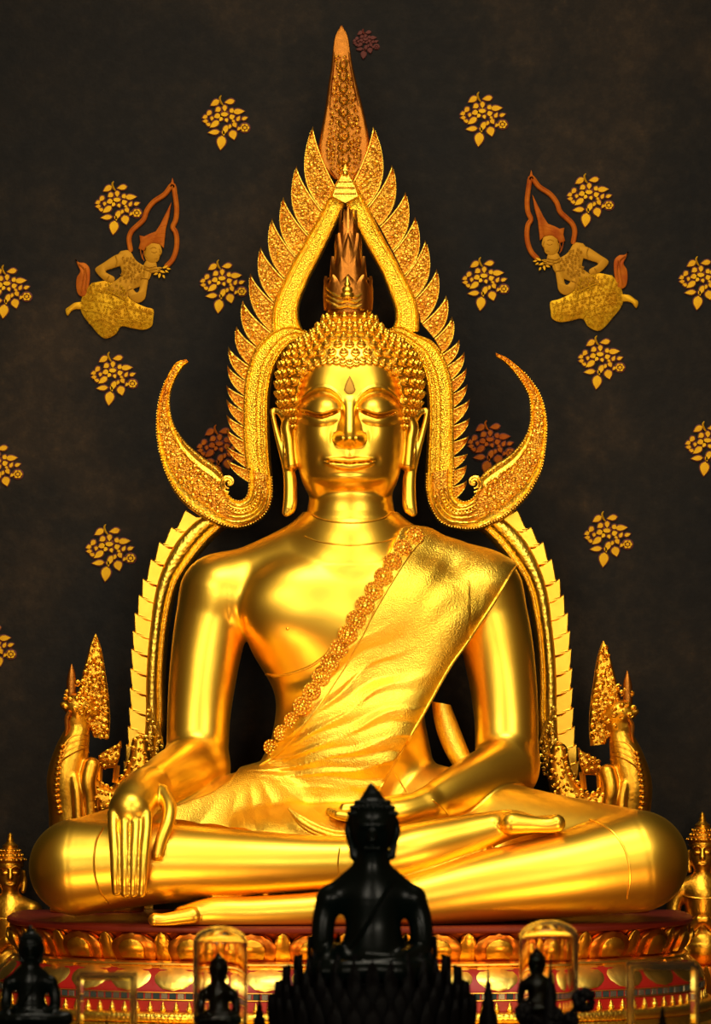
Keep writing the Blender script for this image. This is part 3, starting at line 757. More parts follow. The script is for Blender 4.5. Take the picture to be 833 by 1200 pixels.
# finial leaf at the peak
FO = [(399, 30), (391.5, 46), (388, 78), (384.5, 100), (381, 127), (376, 155), (373.5, 175), (378, 194), (392, 210)]
FI = [(401, 30), (408, 44), (413, 76), (418, 98), (423, 118), (430, 148), (432.5, 170), (429, 192), (416, 210)]
A = catmull(FO, 44); Bq = catmull(FI, 44); mb = MB()
hs = np.clip(np.linspace(0, 3, 44), .25, 1)
mb.ribbon(A, Bq, [(0, 0), (.04, 2.6), (.1, 3.2), (.15, 1.6), (.3, 2.6), (.5, 4.4), (.7, 2.6), (.85, 1.6), (.9, 3.2), (.96, 2.6), (1, 0)], DA-2, 9, hs)
fin = obj('peak_flame', mb, 'copper', aur); tag(fin, 'reddish gold pointed leaf at the peak')
mb = MB()
poly = [tuple(A[i]*.84+Bq[i]*.16) for i in range(8, 43)]+[tuple(A[i]*.16+Bq[i]*.84) for i in range(42, 7, -1)]
scrolls(mb, poly, DA+2, gap=4.0, R=2.3, r=.85, margin=1.2, lift=1.8)
for k in range(9):
    y = 190-k*14; mb.ball(P(402.5-(k*.2), y, DA+6), 2.6-k*.16, 7)
    for sx in (-1, 1):
        mb.tube(catmull([P(402.5, y+3, DA+5), P(402.5+sx*(7-k*.4), y-2, DA+5), P(402.5+sx*(5-k*.3), y-9, DA+4)], 7), [1.5, 1.5, 1.4, 1.2, 1, .7, .3], 5)
obj('peak_carving', mb, 'darkgold', fin)
# horns
HLO = [(218, 421), (207, 424), (200, 433), (194, 445), (186.5, 466), (183, 490), (183.5, 514), (187.5, 537), (196, 562), (212, 587), (235, 605), (257, 616), (278, 620), (299, 613.5), (314, 600), (320, 582), (320, 560)]
HLI = [(221, 424), (215, 429), (209.5, 437), (204.5, 446), (199.5, 462), (199.5, 480), (205, 499), (218, 518), (236, 534), (252, 545), (261, 556), (264, 572), (271, 583), (281, 586), (289, 580), (291, 565), (290, 548)]
HRO = [(580.5, 413.5), (592, 418), (603, 426), (615, 437), (631, 458), (639, 480), (641.5, 506), (637, 545), (630, 563), (618, 583), (594, 606), (577, 615), (560, 621), (540, 621), (517, 614), (503, 594), (498, 573), (498, 556)]
HRI = [(582, 418), (590, 423), (600, 433), (610, 446), (619, 463), (621, 480), (620, 498), (612, 516), (598, 532), (580, 544), (570, 551), (562, 561), (560, 574), (553, 584), (543, 587), (534, 580), (532, 566), (533, 548)]
HP = [(0, 0), (.03, 3.2), (.08, 4.2), (.12, 3.0), (.14, 1.8), (.2, 2.2), (.23, 3.2), (.26, 1.6), (.5, 3.0), (.74, 1.6), (.78, 3.2), (.82, 2.2), (.86, 1.8), (.89, 3.0), (.94, 4.2), (.98, 3.2), (1, 0)]
for (HO, HI, sx) in ((HLO, HLI, -1), (HRO, HRI, 1)):
    n = 90; A = catmull(HO, n); Bq = catmull(HI, n); mb = MB()
    wv = np.linalg.norm(A-Bq, axis=1); hs = np.clip(wv/16, .45, 1.25)
    mb.ribbon(A, Bq, HP, DA+13, 13, hs)
    for t in (.045, .955):
        line = (A+(Bq-A)*t)[10:]; L = np.linalg.norm(np.diff(line, axis=0), axis=1).sum()
        for (x, y) in polyline(line, int(L/3.2)): q = P(x, y, DA+13); mb.ball((q[0], q[1]-4.6, q[2]), 1.15, 5)
    for q in range(89*19):
        if q % 19 in (8, 9): mb.mi[q] = 1
    hn_ = obj('curled_horn', mb, 'carve', aur, mats=['carve', 'recess'])
    mb = MB()
    poly = [tuple(A[i]*.76+Bq[i]*.24) for i in range(20, 62)]+[tuple(A[i]*.24+Bq[i]*.76) for i in range(61, 19, -1)]
    scrolls(mb, poly, DA+15.5, gap=5.0, R=2.9, r=1.0, margin=.8, lift=2.2)
    poly = [tuple(A[i]*.76+Bq[i]*.24) for i in range(72, 89)]+[tuple(A[i]*.24+Bq[i]*.76) for i in range(88, 71, -1)]
    scrolls(mb, poly, DA+15.5, gap=5.4, R=2.6, r=.9, margin=1.5, lift=2.0)
    # volute and the long feather lines at the bend
    cx_ = 411.7+sx*(411.7-268); 
    for (rad, rr_) in ((11, 2.2), (6.5, 1.7)): mb.curl(cx_, 566, DA+17, rad, PI*.5, rr_, 1.1, -sx, n=20, sides=7, lift=3)
    for k in range(5):
        o = k*5.2; a = A[64:84]; b = Bq[64:84]; t = .2+k*.14
        ln = a+(b-a)*t; mb.tube([(P(x, y, DA+18)) for (x, y) in ln], [.6+1.5*math.sin(PI*i/19) for i in range(20)], 5)
    ln = (A+(Bq-A)*.55)[60:88]
    for (x, y) in polyline(ln, 22): mb.ball(P(x, y, DA+19.5), 1.5, 6)
    obj('horn_carving', mb, 'carve_plain', hn_)

# lower arch: two posts with saw-toothed leaves
def mir(p): return [(823.2-x, y) for (x, y) in p]
PLO = [(248, 604), (236, 607), (224, 615), (205, 637), (189, 669), (180.5, 700), (176, 735), (173, 762), (171, 800), (170.5, 840), (168, 872), (160, 900), (148, 925)]
PLI = [(288, 612), (270, 617), (254, 628), (231, 654), (211.5, 682), (202, 714), (196, 753), (193.5, 801), (194, 840), (190, 872), (184, 905), (176, 925), (166, 940)]
PP = [(0, 0), (.03, 2), (.08, 4.5), (.16, 7), (.33, 8.5), (.48, 7.2), (.58, 4.8), (.64, 2.5), (.67, 3.0), (.70, 4.0), (.74, 4.0), (.77, 2.6), (.83, 3.8), (.88, 2.6), (.94, 1), (1, -5)]
ST = [(219.5, 600), (203, 619.7), (189, 637), (179, 657), (169.7, 680), (165, 699), (160, 720), (157.6, 741), (156, 762), (155, 785), (154.4, 808), (153.5, 831), (152, 853), (150, 874), (147, 894)]
for sx in (-1, 1):
    o_, i_ = (PLO, PLI) if sx < 0 else (mir(PLO), mir(PLI))
    n = 60; A = catmull(o_, n); Bq = catmull(i_, n); mb = MB(); mb.ribbon(A, Bq, PP, DA-4, 12)
    L = polyline(A+(Bq-A)*.72, 150)
    for (x, y) in L[4:]: q = P(x, y, DA-4); mb.ball((q[0], q[1]-4.4, q[2]), .8, 5)
    post = obj('side_post', mb, 'carve_plain', aur)
    T = ST if sx < 0 else mir(ST); Ac = catmull(o_, 200)
    for i, t in enumerate(T):
        # root of each tooth: the point of the post level with its tip and the next one's
        t = np.array(t); t2 = np.array(T[i+1]) if i+1 < len(T) else t+np.array((0, 22))
        a = Ac[np.argmin(np.linalg.norm(Ac-(t+np.array((-sx*17, 9))), axis=1))]+np.array((-sx*3, 0))
        b = Ac[np.argmin(np.linalg.norm(Ac-(t2+np.array((-sx*17, 8))), axis=1))]+np.array((-sx*3, 0))
        mid = (t+t2)/2+np.array((sx*1.6, 3.)); e2 = t2+np.array((-sx*1.5, 3.5)); e3 = (t2+b)/2+np.array((0, 2.2))
        up = (t+a)/2+np.array((-sx*1.5, 1.8))
        t = t+np.array((sx*1.8, -2.5))
        poly = [tuple(q) for q in (t, t*.7+mid*.3+np.array((sx*1.0, 0)), mid, e2, e3, b, a, up)]
        mb = MB(); mb.plate(poly, DA-5, 5, 1.4, 1.6)
        c = (t+t2+a+b)/4; mb.tube([P(*(e2+np.array((-sx*1, -3))), DA-2.6), P(*((e2+b)/2+np.array((0, -3))), DA-2.2)], [1.1, .4], 5)
        obj('post_tooth', mb, 'tooth', aur)
    mb = MB(); fl = [(172, 822), (182, 850), (193, 874), (190, 905), (172, 925), (150, 935), (148, 905), (166, 880), (172, 850)]
    if sx > 0: fl = mir(fl)
    scrolls(mb, fl, DA+8, gap=5.2, R=3.0, r=1.1, margin=1, lift=3)
    for k in range(3):
        ln = [(174+k*5, 826+k*9), (178+k*5, 848+k*6), (186+k*3, 866+k*4)]; ln = ln if sx < 0 else mir(ln)
        mb.tube([P(x, y, DA+9) for (x, y) in catmull(ln, 8)], [.6, 1.4, 1.6, 1.6, 1.4, 1.2, .9, .4], 6)
    obj('post_carving', mb, 'carve', post)

# ================================================================ THE TWO CRESTED SERPENTS AT THE FOOT OF THE ARCH
def naga(sx, label):
    dx, dy = 0, (0 if sx > 0 else -8)
    def T(x, y): return (x, y+dy) if sx > 0 else (819-x, y+dy)
    d0 = -2
    root = thing('crested_serpent', label, 'serpent figure', (T(722, 950)[0], 2, 131.2), 'crested serpents at the foot of the arch')
    G = SDF((640, -90, 90) if sx > 0 else (40, -90, 90), (780, 90, 400) if sx > 0 else (175, 90, 400), 1.6)
    def C(pts, k, **kw): G.chain([(*T(x, y), d0+d, r) for (x, y, d, r) in pts], k, **kw)
    C([(726, 836, 4, 15), (727, 860, 2, 14), (735, 890, 6, 20), (741, 920, 8, 23), (738, 955, 4, 24), (735, 1010, 0, 26), (733, 1080, 0, 27)], 4)     # throat and breast
    C([(712, 842, 0, 12), (727, 834, 6, 14), (737, 836, 10, 8), (745, 834, 12, 4)], 5)      # head and snout
    C([(722, 850, 6, 8), (734, 852, 10, 5.5), (740, 857, 10, 3)], 4)                        # lower jaw
    C([(712, 905, 20, 10), (716, 925, 24, 10), (713, 950, 22, 9), (712, 1000, 20, 10), (712, 1070, 20, 11)], 3)                                # foreleg
    C([(732, 920, 26, 6), (728, 950, 28, 6), (724, 1060, 26, 7)], 2)
    C([(655, 880, -14, 10), (656, 905, -12, 14), (665, 932, -10, 18), (686, 948, -8, 18), (706, 940, -4, 15), (722, 918, 0, 12)], 4)                # tail loop
    C([(668, 950, -14, 16), (670, 1000, -12, 20), (672, 1080, -10, 22)], 6); C([(700, 950, -8, 16), (702, 1080, -8, 24)], 6)
    G.F = np.maximum(G.F, 131.2-G.ax[2][None, None, :])
    v_, f_ = G.mesh(); b = obj('body', (v_, f_), 'darkgold', root)
    Tb = bvh((v_, f_)); mb = MB()
    # tall crest behind the head
    o = [T(*q) for q in ((706.5, 751), (700, 771), (695, 803), (692, 826), (690.5, 852), (692, 874))]; i_ = [T(*q) for q in ((707.5, 751), (714, 766), (722, 797), (727, 818), (722, 840), (710, 872))]
    A = catmull(o, 24); Bq = catmull(i_, 24); mb.ribbon(A, Bq, [(0, 0), (.1, 3), (.2, 2), (.5, 4.5), (.8, 2), (.9, 3), (1, 0)], d0+1, 9, np.clip(np.linspace(.1, 3, 24), 0, 1))
    obj('crest', mb, 'darkgold', root); mb = MB()
    poly = [tuple(A[k]*.95+Bq[k]*.05) for k in range(1, 24)]+[tuple(A[k]*.05+Bq[k]*.95) for k in range(23, 0, -1)]
    scrolls(mb, poly, d0+4, gap=5.0, R=3.0, r=1.3, margin=1.2, lift=2.4)
    obj('crest_carving', mb, 'darkgold', root); mb = MB()
    A = catmull([T(*q) for q in ((734.6, 786), (731, 798), (730, 812), (731, 826))], 12); Bq = catmull([T(*q) for q in ((735.4, 786), (739, 796), (741, 808), (741, 826))], 12)
    mb.ribbon(A, Bq, [(0, 0), (.2, 2), (.5, 3), (.8, 2), (1, 0)], d0+6, 5, np.clip(np.linspace(.1, 3, 12), 0, 1)); obj('small_crest', mb, 'copper', root)
    mb = MB()       # lips, eye, ears, mane: heavy scrollwork about the head and along the throat
    hd = [T(*q) for q in ((697, 806), (724, 800), (738, 808), (746, 830), (742, 838), (728, 846), (716, 858), (700, 868), (693, 850))]
    for (x, y) in [(random.uniform(692, 746), random.uniform(804, 872)) for _ in range(420)]:
        x, y = T(x, y)
        if not inpoly(x, y, hd) or any(math.hypot(x-g[0], y-g[1]) < 6 for g in getattr(naga, 'g', [])): continue
        naga.g = getattr(naga, 'g', [])+[(x, y)]; p, nn = surf(x, y, Tb)
        dd = (-p.y if p is not None else d0+5)
        mb.curl(x, y, dd+.5, random.uniform(2.6, 4.2), random.uniform(0, 6.28), 1.5, 1.1, random.choice((-1, 1)), n=9, sides=5, lift=1.8)
    e = T(729, 826); mb.ball(P(*e, d0+22), 3.2, 8)
    obj('face_scrolls', mb, 'darkgold', root); mb = MB()
    mb.tube([P(*T(x, y), d0+16) for (x, y) in catmull([(737, 842), (741, 850), (741, 862), (743, 872)], 10)], [3, 3, 2.8, 2.6, 2.4, 2.2, 2, 1.6, 1.1, .5], 7); obj('tusk', mb, 'copper', root)
    mb = MB()
    for k in range(4):
        ln = [(712+k*1, 872+k*6), (722, 868+k*6), (736+k*2, 872+k*8), (746+k*2, 884+k*8)]; pts = []
        for (x, y) in catmull(ln, 12):
            p, nn = surf(*T(x, y), Tb)
            if p is not None and -p.y > d0+2: pts.append(tuple(p+Vector((0, -.4, 0))))
        if len(pts) > 3: mb.tube(pts, 1.0, 5)
    for k in range(13):
        y = 882+k*6.5; x = 748+7*math.sin(min(1, k/8)*PI*.5)-max(0, k-9)*1.2; p, nn = surf(*T(x-2, y), Tb)
        if p is None: continue
        mb.ball((p.x, p.y-.5, p.z), 4.2, 8, sz=.62)
    obj('belly_plates', mb, 'darkgold', root); mb = MB()
    tail = [T(*q) for q in ((642, 868), (668, 872), (674, 905), (690, 925), (706, 922), (708, 955), (660, 958), (645, 915))]
    got = []
    for _ in range(900):
        x = random.uniform(640, 712); y = random.uniform(862, 962); x, y = T(x, y)
        if not inpoly(x, y, tail) or any(math.hypot(x-g[0], y-g[1]) < 5.6 for g in got): continue
        p, nn = surf(x, y, Tb)
        if p is None: continue
        got.append((x, y)); mb.curl(x, y, -p.y, random.uniform(2.4, 3.6), random.uniform(0, 6.28), 1.3, 1.1, random.choice((-1, 1)), n=9, sides=5, lift=2)
    obj('tail_scrolls', mb, 'darkgold', root); mb = MB()
    lf = [T(*q) for q in ((677, 876), (682, 880), (692, 885), (703, 892), (705, 903), (699, 909), (683, 908), (679, 895))]
    mb.plate(lf, d0-2, 5, 2, 2); scrolls(mb, lf, d0+.5, gap=5, R=3, r=1.1, margin=1.5, lift=2.4)
    mb.tube([P(*T(682, 905), d0-4), P(*T(684, 925), d0-6)], 4, 6); mb.tube([P(*T(701, 905), d0-4), P(*T(702, 925), d0-6)], 3, 6)
    obj('tail_leaf', mb, 'darkgold', root)
    return root
naga(1, 'crested gold serpent with foreleg at the right foot of the arch, facing right')
naga.g = []
naga(-1, 'crested gold serpent at the left foot of the arch, half behind the reaching hand')
# ================================================================ THE HALL
wm = bpy.data.materials.new('dark_lacquered_wall'); wm.use_nodes = True; nt = wm.node_tree; b = nt.nodes['Principled BSDF']
tc = nt.nodes.new('ShaderNodeTexCoord')
def noise(scale, detail=6, rough=.6):
    t = nt.nodes.new('ShaderNodeTexNoise'); t.inputs['Scale'].default_value = scale; t.inputs['Detail'].default_value = detail; t.inputs['Roughness'].default_value = rough
    nt.links.new(tc.outputs['Object'], t.inputs['Vector']); return t
def ramp(src, stops):
    r = nt.nodes.new('ShaderNodeValToRGB'); nt.links.new(src, r.inputs['Fac'])
    r.color_ramp.elements[0].position = stops[0][0]; r.color_ramp.elements[0].color = (*stops[0][1], 1)
    r.color_ramp.elements[1].position = stops[-1][0]; r.color_ramp.elements[1].color = (*stops[-1][1], 1)
    for p, c in stops[1:-1]: e = r.color_ramp.elements.new(p); e.color = (*c, 1)
    return r
big = ramp(noise(1.1, 8, .62).outputs['Fac'], [(.36, (.006, .0055, .005)), (.52, (.012, .009, .006)), (.66, (.032, .020, .010))])
fine = ramp(noise(16, 10, .75).outputs['Fac'], [(.45, (.6, .6, .6)), (.62, (1.0, .95, .85)), (.78, (2.2, 1.8, 1.2))])
mx = nt.nodes.new('ShaderNodeMix'); mx.data_type = 'RGBA'; mx.blend_type = 'MULTIPLY'; mx.inputs['Factor'].default_value = 1
nt.links.new(big.outputs['Color'], mx.inputs['A']); nt.links.new(fine.outputs['Color'], mx.inputs['B']); nt.links.new(mx.outputs['Result'], b.inputs['Base Color'])
b.inputs['Roughness'].default_value = .62; b.inputs['Specular IOR Level'].default_value = .12
bp = nt.nodes.new('ShaderNodeBump'); bp.inputs['Strength'].default_value = .35; bp.inputs['Distance'].default_value = .01
nt.links.new(noise(14, 8, .7).outputs['Fac'], bp.inputs['Height']); nt.links.new(bp.outputs['Normal'], b.inputs['Normal'])
M['wall'] = wm
M['floor'] = mat('red_carpet_floor', (.10, .012, .008), .8, 0, bump=.3, scale=120, var=(.07, .01, .006))
YW = 170.0
mb = MB(); mb.box(-1500, 2300, YW, YW+60, FLOOR, 2600); tag(obj('wall_back', mb, 'wall', smooth=False), kind='structure')
mb = MB(); mb.box(-1500, 2300, -5200, YW+60, FLOOR-20, FLOOR); tag(obj('floor', mb, 'floor', smooth=False), kind='structure')

# ---- gilded sprays painted on the wall
dW = -YW
def leafpoly(cx, cy, L, wd, ang, n=7, notch=True):
    a = math.radians(ang); out = []
    for k in range(n+1):
        t = k/n; out.append((L*(t-.5), wd*.5*math.sin(PI*t**.75)**.9))
    for k in range(n-1, 0, -1):
        t = k/n; out.append((L*(t-.5), -wd*.5*math.sin(PI*t**.75)**.9))
    return [(cx+x*math.cos(a)-y*math.sin(a), cy-(x*math.sin(a)+y*math.cos(a))) for (x, y) in out]
SPR = [(460, 579, 44, 22, 212), (529, 573, 44, 20, 190), (572, 619, 50, 21, 3), (432, 627, 30, 18, 230), (413, 645, 24, 16, 200), (415, 664, 24, 15, 180), (428, 679, 24, 14, 160), (446, 652, 20, 14, 260),
       (458, 679, 48, 22, 215), (455, 716, 50, 19, 185), (508, 706, 46, 20, 245), (500, 720, 26, 12, 280), (545, 729, 42, 30, 285), (490, 766, 62, 34, 263), (474, 610, 28, 20, 215), (506, 604, 30, 18, 270), (540, 616, 24, 18, 320), (470, 640, 30, 20, 200),
       (541, 644, 26, 20, 20), (488, 655, 22, 15, 235), (515, 660, 20, 14, 290), (570, 652, 26, 14, 60), (600, 651, 28, 14, 20), (553, 682, 26, 18, 300), (530, 690, 22, 13, 250), (572, 700, 20, 12, 230), (548, 664, 18, 11, 330)]
def spray(px, py, label, k=1.0, m='paint', flip=1, tilt=0, grp='gilded flower sprays on the dark wall'):
    mb = MB(); mr = MB(); ca, sa = math.cos(tilt), math.sin(tilt)
    def T(x, y):
        x = (x-505)*.25*k*flip; y = (y-660)*.25*k; return (px+x*ca-y*sa, py+x*sa+y*ca)
    def pl(pts, d=1.2, ins=.35):
        q = [T(x, y) for (x, y) in pts]; mb.plate(q, dW+2.2, 1.4, ins*k, .6)
    for s in SPR: pl(leafpoly(s[0], s[1], s[2]*1.12, s[3]*1.3, s[4])); mr.plate([T(x, y) for (x, y) in leafpoly(s[0], s[1], s[2]*1.12+9, s[3]*1.3+9, s[4])], dW+.9, 1.2, .2, .1)
    pl([(505+18*math.cos(a), 632+11*math.sin(a)) for a in np.linspace(0, 2*PI, 13)[:-1]])
    for j in range(6):
        a = j*PI/3; pl(leafpoly(600+17*math.cos(a), 695+15*math.sin(a), 13, 19, -math.degrees(a)), ins=.4)
    pl([(600+9*math.cos(a), 695+8*math.sin(a)) for a in np.linspace(0, 2*PI, 11)[:-1]])
    mr.plate([T(600+28*math.cos(a), 695+26*math.sin(a)) for a in np.linspace(0, 2*PI, 15)[:-1]], dW+.9, .8, .2, .1)
    mr.plate([T(505+28*math.cos(a), 632+20*math.sin(a)) for a in np.linspace(0, 2*PI, 15)[:-1]], dW+.9, .8, .2, .1)
    st = catmull([T(490, 543), T(483, 556), T(488, 575), T(499, 590)], 10)
    mb.tube([P(x, y, dW+2.4) for (x, y) in st], [.5, .9, 1.2, 1.3, 1.3, 1.3, 1.3, 1.2, 1.0, .6], 5)
    c = P(px, py, dW)
    root = thing('flower_spray', label, 'wall ornament', (c[0], YW, c[2]-30*k), grp)
    obj('petals', mb, m, root); tag(obj('outline', mr, 'paint_red', root), 'dark red painted outline')
for (x, y, lb, k, m) in (
    (263, 141, 'gilded flower spray high on the wall, left of the peak', 1, 'paint'), (565, 137, 'gilded flower spray high on the wall, right of the peak', 1, 'paint'),
    (137, 241, 'gilded flower spray touching the halo of the left flying figure', .98, 'paint'), (690, 232, 'gilded flower spray beside the halo of the right flying figure', .98, 'paint'),
    (8, 339, 'gilded flower spray at the left edge, level with the left flying figure', .98, 'paint'), (260, 333, 'gilded flower spray between the left flying figure and the arch', .98, 'paint'),
    (567, 330, 'gilded flower spray between the arch and the right flying figure', .98, 'paint'), (821, 329, 'gilded flower spray at the right edge, level with the right flying figure', .98, 'paint'),
    (132, 441, 'gilded flower spray below the left flying figure', .98, 'paint'), (703, 422, 'gilded flower spray below the right flying figure', .98, 'paint'),
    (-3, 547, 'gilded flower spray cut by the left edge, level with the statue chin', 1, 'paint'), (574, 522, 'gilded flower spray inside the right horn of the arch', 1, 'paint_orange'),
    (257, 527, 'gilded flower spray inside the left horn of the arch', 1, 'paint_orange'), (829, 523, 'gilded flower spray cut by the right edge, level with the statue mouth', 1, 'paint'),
    (128, 645, 'bright gilded flower spray left of the statue shoulder', 1.05, 'paint'), (711, 629, 'bright gilded flower spray right of the statue shoulder', 1.02, 'paint'),
    (-11, 758, 'gilded flower spray cut by the left edge, above the left serpent', 1, 'paint')):
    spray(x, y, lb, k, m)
spray(428, 50, 'faint dark flower spray beside the very tip of the arch', .55, 'paint_red')

# ---- two flying figures painted in gold
def flyer(sx, label):
    def T(x, y):
        x = 60+x*.2881; y = 190+y*.288
        if sx > 0: x = 824.5-x; y = y-9
        return (x, y)
    c = P(*T(280, 400), dW)
    root = thing('flying_worshipper', label, 'wall figure', (c[0], YW, c[2]-60), 'flying figures painted on the wall')
    def pl(name, poly, m, lift=0, smo=True, th=2.0, extra=None):
        mb = MB(); p = polyline(catmull(poly+[poly[0]], 8*len(poly)), 5*len(poly))[:-1] if smo else poly
        mb.plate([T(x, y) for (x, y) in p], dW+2.4+lift, 2.4+lift, .8, .7)
        if extra: extra(mb)
        return obj(name, mb, m, root)
    def lines(ls, lift=2.6, r=.55):
        def f(mb):
            for l in ls: mb.tube([P(*T(x, y), dW+2.4+lift) for (x, y) in catmull(l, max(4, 4*len(l)))], r, 5)
        return f
    def scr(poly, n, R, lift=2.6):
        def f(mb):
            scrolls(mb, [T(x, y) for (x, y) in poly], dW+2.4+lift, gap=n, R=R, r=.6, margin=1.5, lift=.9)
        return f
    # halo: pinched pointed ring
    ring = [(462, 430), (492, 398), (507, 360), (511, 320), (506, 285), (494, 264), (506, 235), (510, 190), (503, 130), (493, 92), (462, 130), (418, 160), (390, 195), (376, 232), (350, 258), (326, 282), (316, 315), (324, 365)]
    mb = MB(); c = catmull(ring, 90); t = np.gradient(c, axis=0); nn = np.stack([t[:, 1], -t[:, 0]], 1); nn /= np.linalg.norm(nn, axis=1)[:, None]
    wv = 10.5*np.ones(90); wv[0] = 5; wv[-1] = 6
    A = np.array([T(*q) for q in (c+nn*wv[:, None])]); Bq = np.array([T(*q) for q in (c-nn*wv[:, None])])
    mb.ribbon(A, Bq, [(0, 0), (.12, 1.2), (.25, 1.4), (.35, .8), (.65, .8), (.75, 1.4), (.88, 1.2), (1, 0)], dW+2.4, 2.4); obj('halo', mb, 'paint_orange', root)
    mb = MB(); mb.plate([T(x, y) for (x, y) in ((493, 62), (482, 100), (493, 112), (504, 100))], dW+2.6, 2.4, .6, .6); obj('halo_tip', mb, 'paint_orange', root)
    sk = [(165, 492), (230, 482), (300, 500), (312, 545), (345, 572), (385, 590), (416, 600), (414, 640), (408, 668), (375, 682), (330, 676), (285, 668), (262, 700), (222, 718), (192, 700), (165, 668), (135, 632), (120, 600), (122, 560), (140, 520)]
    pl('skirt', sk, 'paint', 0, True, extra=lambda mb: (scr(sk, 3.9, 1.9)(mb), lines([[(130, 600), (190, 610), (260, 640), (285, 668)], [(150, 560), (220, 570), (300, 590), (400, 610)], [(165, 640), (210, 640), (260, 665)], [(180, 520), (240, 530), (300, 560)], [(280, 640), (340, 650), (405, 650)], [(160, 500), (175, 560), (200, 610), (215, 700)], [(230, 486), (250, 560), (262, 640)], [(290, 505), (310, 600), (330, 672)], [(360, 585), (372, 640), (370, 680)]])(mb)))
    sash = [(98, 392), (112, 408), (135, 410), (155, 430), (157, 470), (152, 505), (138, 545), (112, 540), (102, 510), (104, 470), (118, 445), (108, 420)]
    pl('sash', sash, 'paint_orange', .4, True, extra=lines([[(112, 412), (135, 435), (130, 480), (122, 530)], [(140, 430), (145, 470), (138, 520)]]))
    pl('foot', [(128, 568), (95, 572), (72, 588), (58, 600), (66, 626), (82, 606), (100, 598), (128, 596)], 'paint', .2, True)
    pl('torso', [(282, 362), (318, 360), (345, 400), (385, 425), (408, 430), (402, 470), (372, 500), (330, 520), (300, 560), (255, 545), (215, 520), (250, 490), (285, 460), (280, 420), (262, 392)], 'paint_skin', .4, True, extra=scr([(285, 370), (330, 385), (390, 430), (385, 470), (330, 500), (270, 480), (290, 430)], 3.6, 1.7))
    pl('neck', [(392, 392), (424, 404), (428, 440), (404, 452), (372, 436), (380, 410)], 'paint_skin', .5, True, extra=lines([[(374, 430), (396, 440), (426, 434)], [(378, 420), (400, 428), (427, 423)]]))
    pl('near_arm', [(300, 372), (262, 378), (215, 408), (180, 432), (186, 452), (215, 480), (248, 492), (258, 470), (228, 452), (222, 442), (262, 428), (300, 412)], 'paint_skin', .8, True, extra=lines([[(262, 380), (268, 402), (262, 425)], [(225, 478), (236, 462)]]))
    pl('far_arm', [(404, 430), (396, 470), (388, 520), (380, 556), (352, 572), (322, 556), (308, 520), (318, 500), (345, 530), (358, 520), (364, 470), (376, 440)], 'paint_skin', 1.0, True, extra=lines([[(312, 520), (330, 512)], [(366, 470), (394, 474)]]))
    pl('face', [(386, 345), (408, 330), (440, 334), (448, 350), (450, 368), (441, 384), (436, 400), (418, 411), (398, 408), (383, 390)], 'paint_skin', .9, True, extra=lines([[(392, 392), (383, 380), (380, 362)], [(402, 352), (416, 346), (428, 350)], [(408, 364), (420, 368), (430, 363)], [(440, 352), (446, 372), (438, 378)], [(420, 394), (434, 391)], [(388, 350), (380, 375), (386, 398)]], 1.9, .45))
    pl('crown', [(355, 352), (362, 325), (358, 298), (378, 302), (398, 292), (425, 282), (444, 252), (462, 215), (489, 162), (480, 220), (466, 270), (462, 310), (458, 350), (440, 334), (412, 328), (386, 345), (378, 362)], 'paint_orange', 1.2, False, extra=lambda mb: (lines([[(378, 360), (372, 385), (378, 402)], [(362, 352), (366, 376), (372, 395)], [(385, 338), (412, 322), (455, 325)], [(395, 318), (425, 308), (460, 306)], [(415, 300), (440, 290), (464, 288)], [(440, 265), (470, 255)]], 1.6)(mb)))
    mb = MB()
    for (x, y, L, wd, a) in ((440, 432, 26, 11, 10), (465, 426, 28, 11, 25), (478, 434, 20, 9, -10), (452, 446, 28, 11, -20), (440, 462, 24, 12, 260), (458, 466, 18, 10, 300), (425, 455, 22, 10, 200), (470, 445, 18, 9, 330)):
        p_ = leafpoly(x, y, L, wd, a); mb.plate([T(*q) for q in p_], dW+3.6, 2, .4, .5)
    obj('offered_flowers', mb, 'paint', root)
    for nm, y0 in (('hand', 432), ('hand', 444)):
        pl(nm, [(400, y0-4), (420, y0-6), (436, y0-4), (448, y0), (436, y0+3), (420, y0+5), (402, y0+6)], 'paint_skin', 1.4, True)
flyer(-1, 'gold painted flying worshipper with pointed halo, left of the arch, facing right')
flyer(1, 'gold painted flying worshipper with pointed halo, right of the arch, facing left')

# ================================================================ THE LOTUS PEDESTAL
ped = thing('lotus_pedestal', 'gilded lotus pedestal with red and mirrored bands under the giant Buddha', 'pedestal', (410, -20, FLOOR))
PA, PB, PCX, PCD = 398.0, 248.0, 410.0, 20.0
th = np.linspace(0, 2*PI, 721); ex = PA*np.sign(np.sin(th))*np.abs(np.sin(th))**.8; ed = PB*np.sign(np.cos(th))*np.abs(np.cos(th))**.8      # theta 0 = front
es = np.r_[0, np.cumsum(np.hypot(np.diff(ex), np.diff(ed)))]; EL = es[-1]
def ep(s, grow, z):
    s = s % EL; t = np.interp(s, es, th); sg = lambda q, e: math.copysign(abs(q)**e, q); nx_, nd = sg(math.sin(t), 1.2)/PA, sg(math.cos(t), 1.2)/PB; L = math.hypot(nx_, nd)
    return (PCX+np.interp(s, es, ex)+grow*nx_/L, min(54.0+grow*.05, -(PCD+np.interp(s, es, ed)+grow*nd/L)), z)
def ringband(name, prof, m, n=180, mats=None, matfn=None):
    mb = MB(); G = [[ep(EL*i/n, g, z) for (g, z) in prof] for i in range(n)]
    mb.grid(G, closeu=True, closev=False)
    b0 = len(mb.v)
    for z in (0, -1):   # close over
        idx = [i*len(prof)+(0 if z == 0 else len(prof)-1) for i in range(n)]; mb._f(tuple(idx))
    return obj(name, mb, m, ped)
ringband('seat', [(-8, 131), (-3, 130.5), (0, 128.5), (0, 125), (-2, 123), (-8, 122.5)], 'redseat')
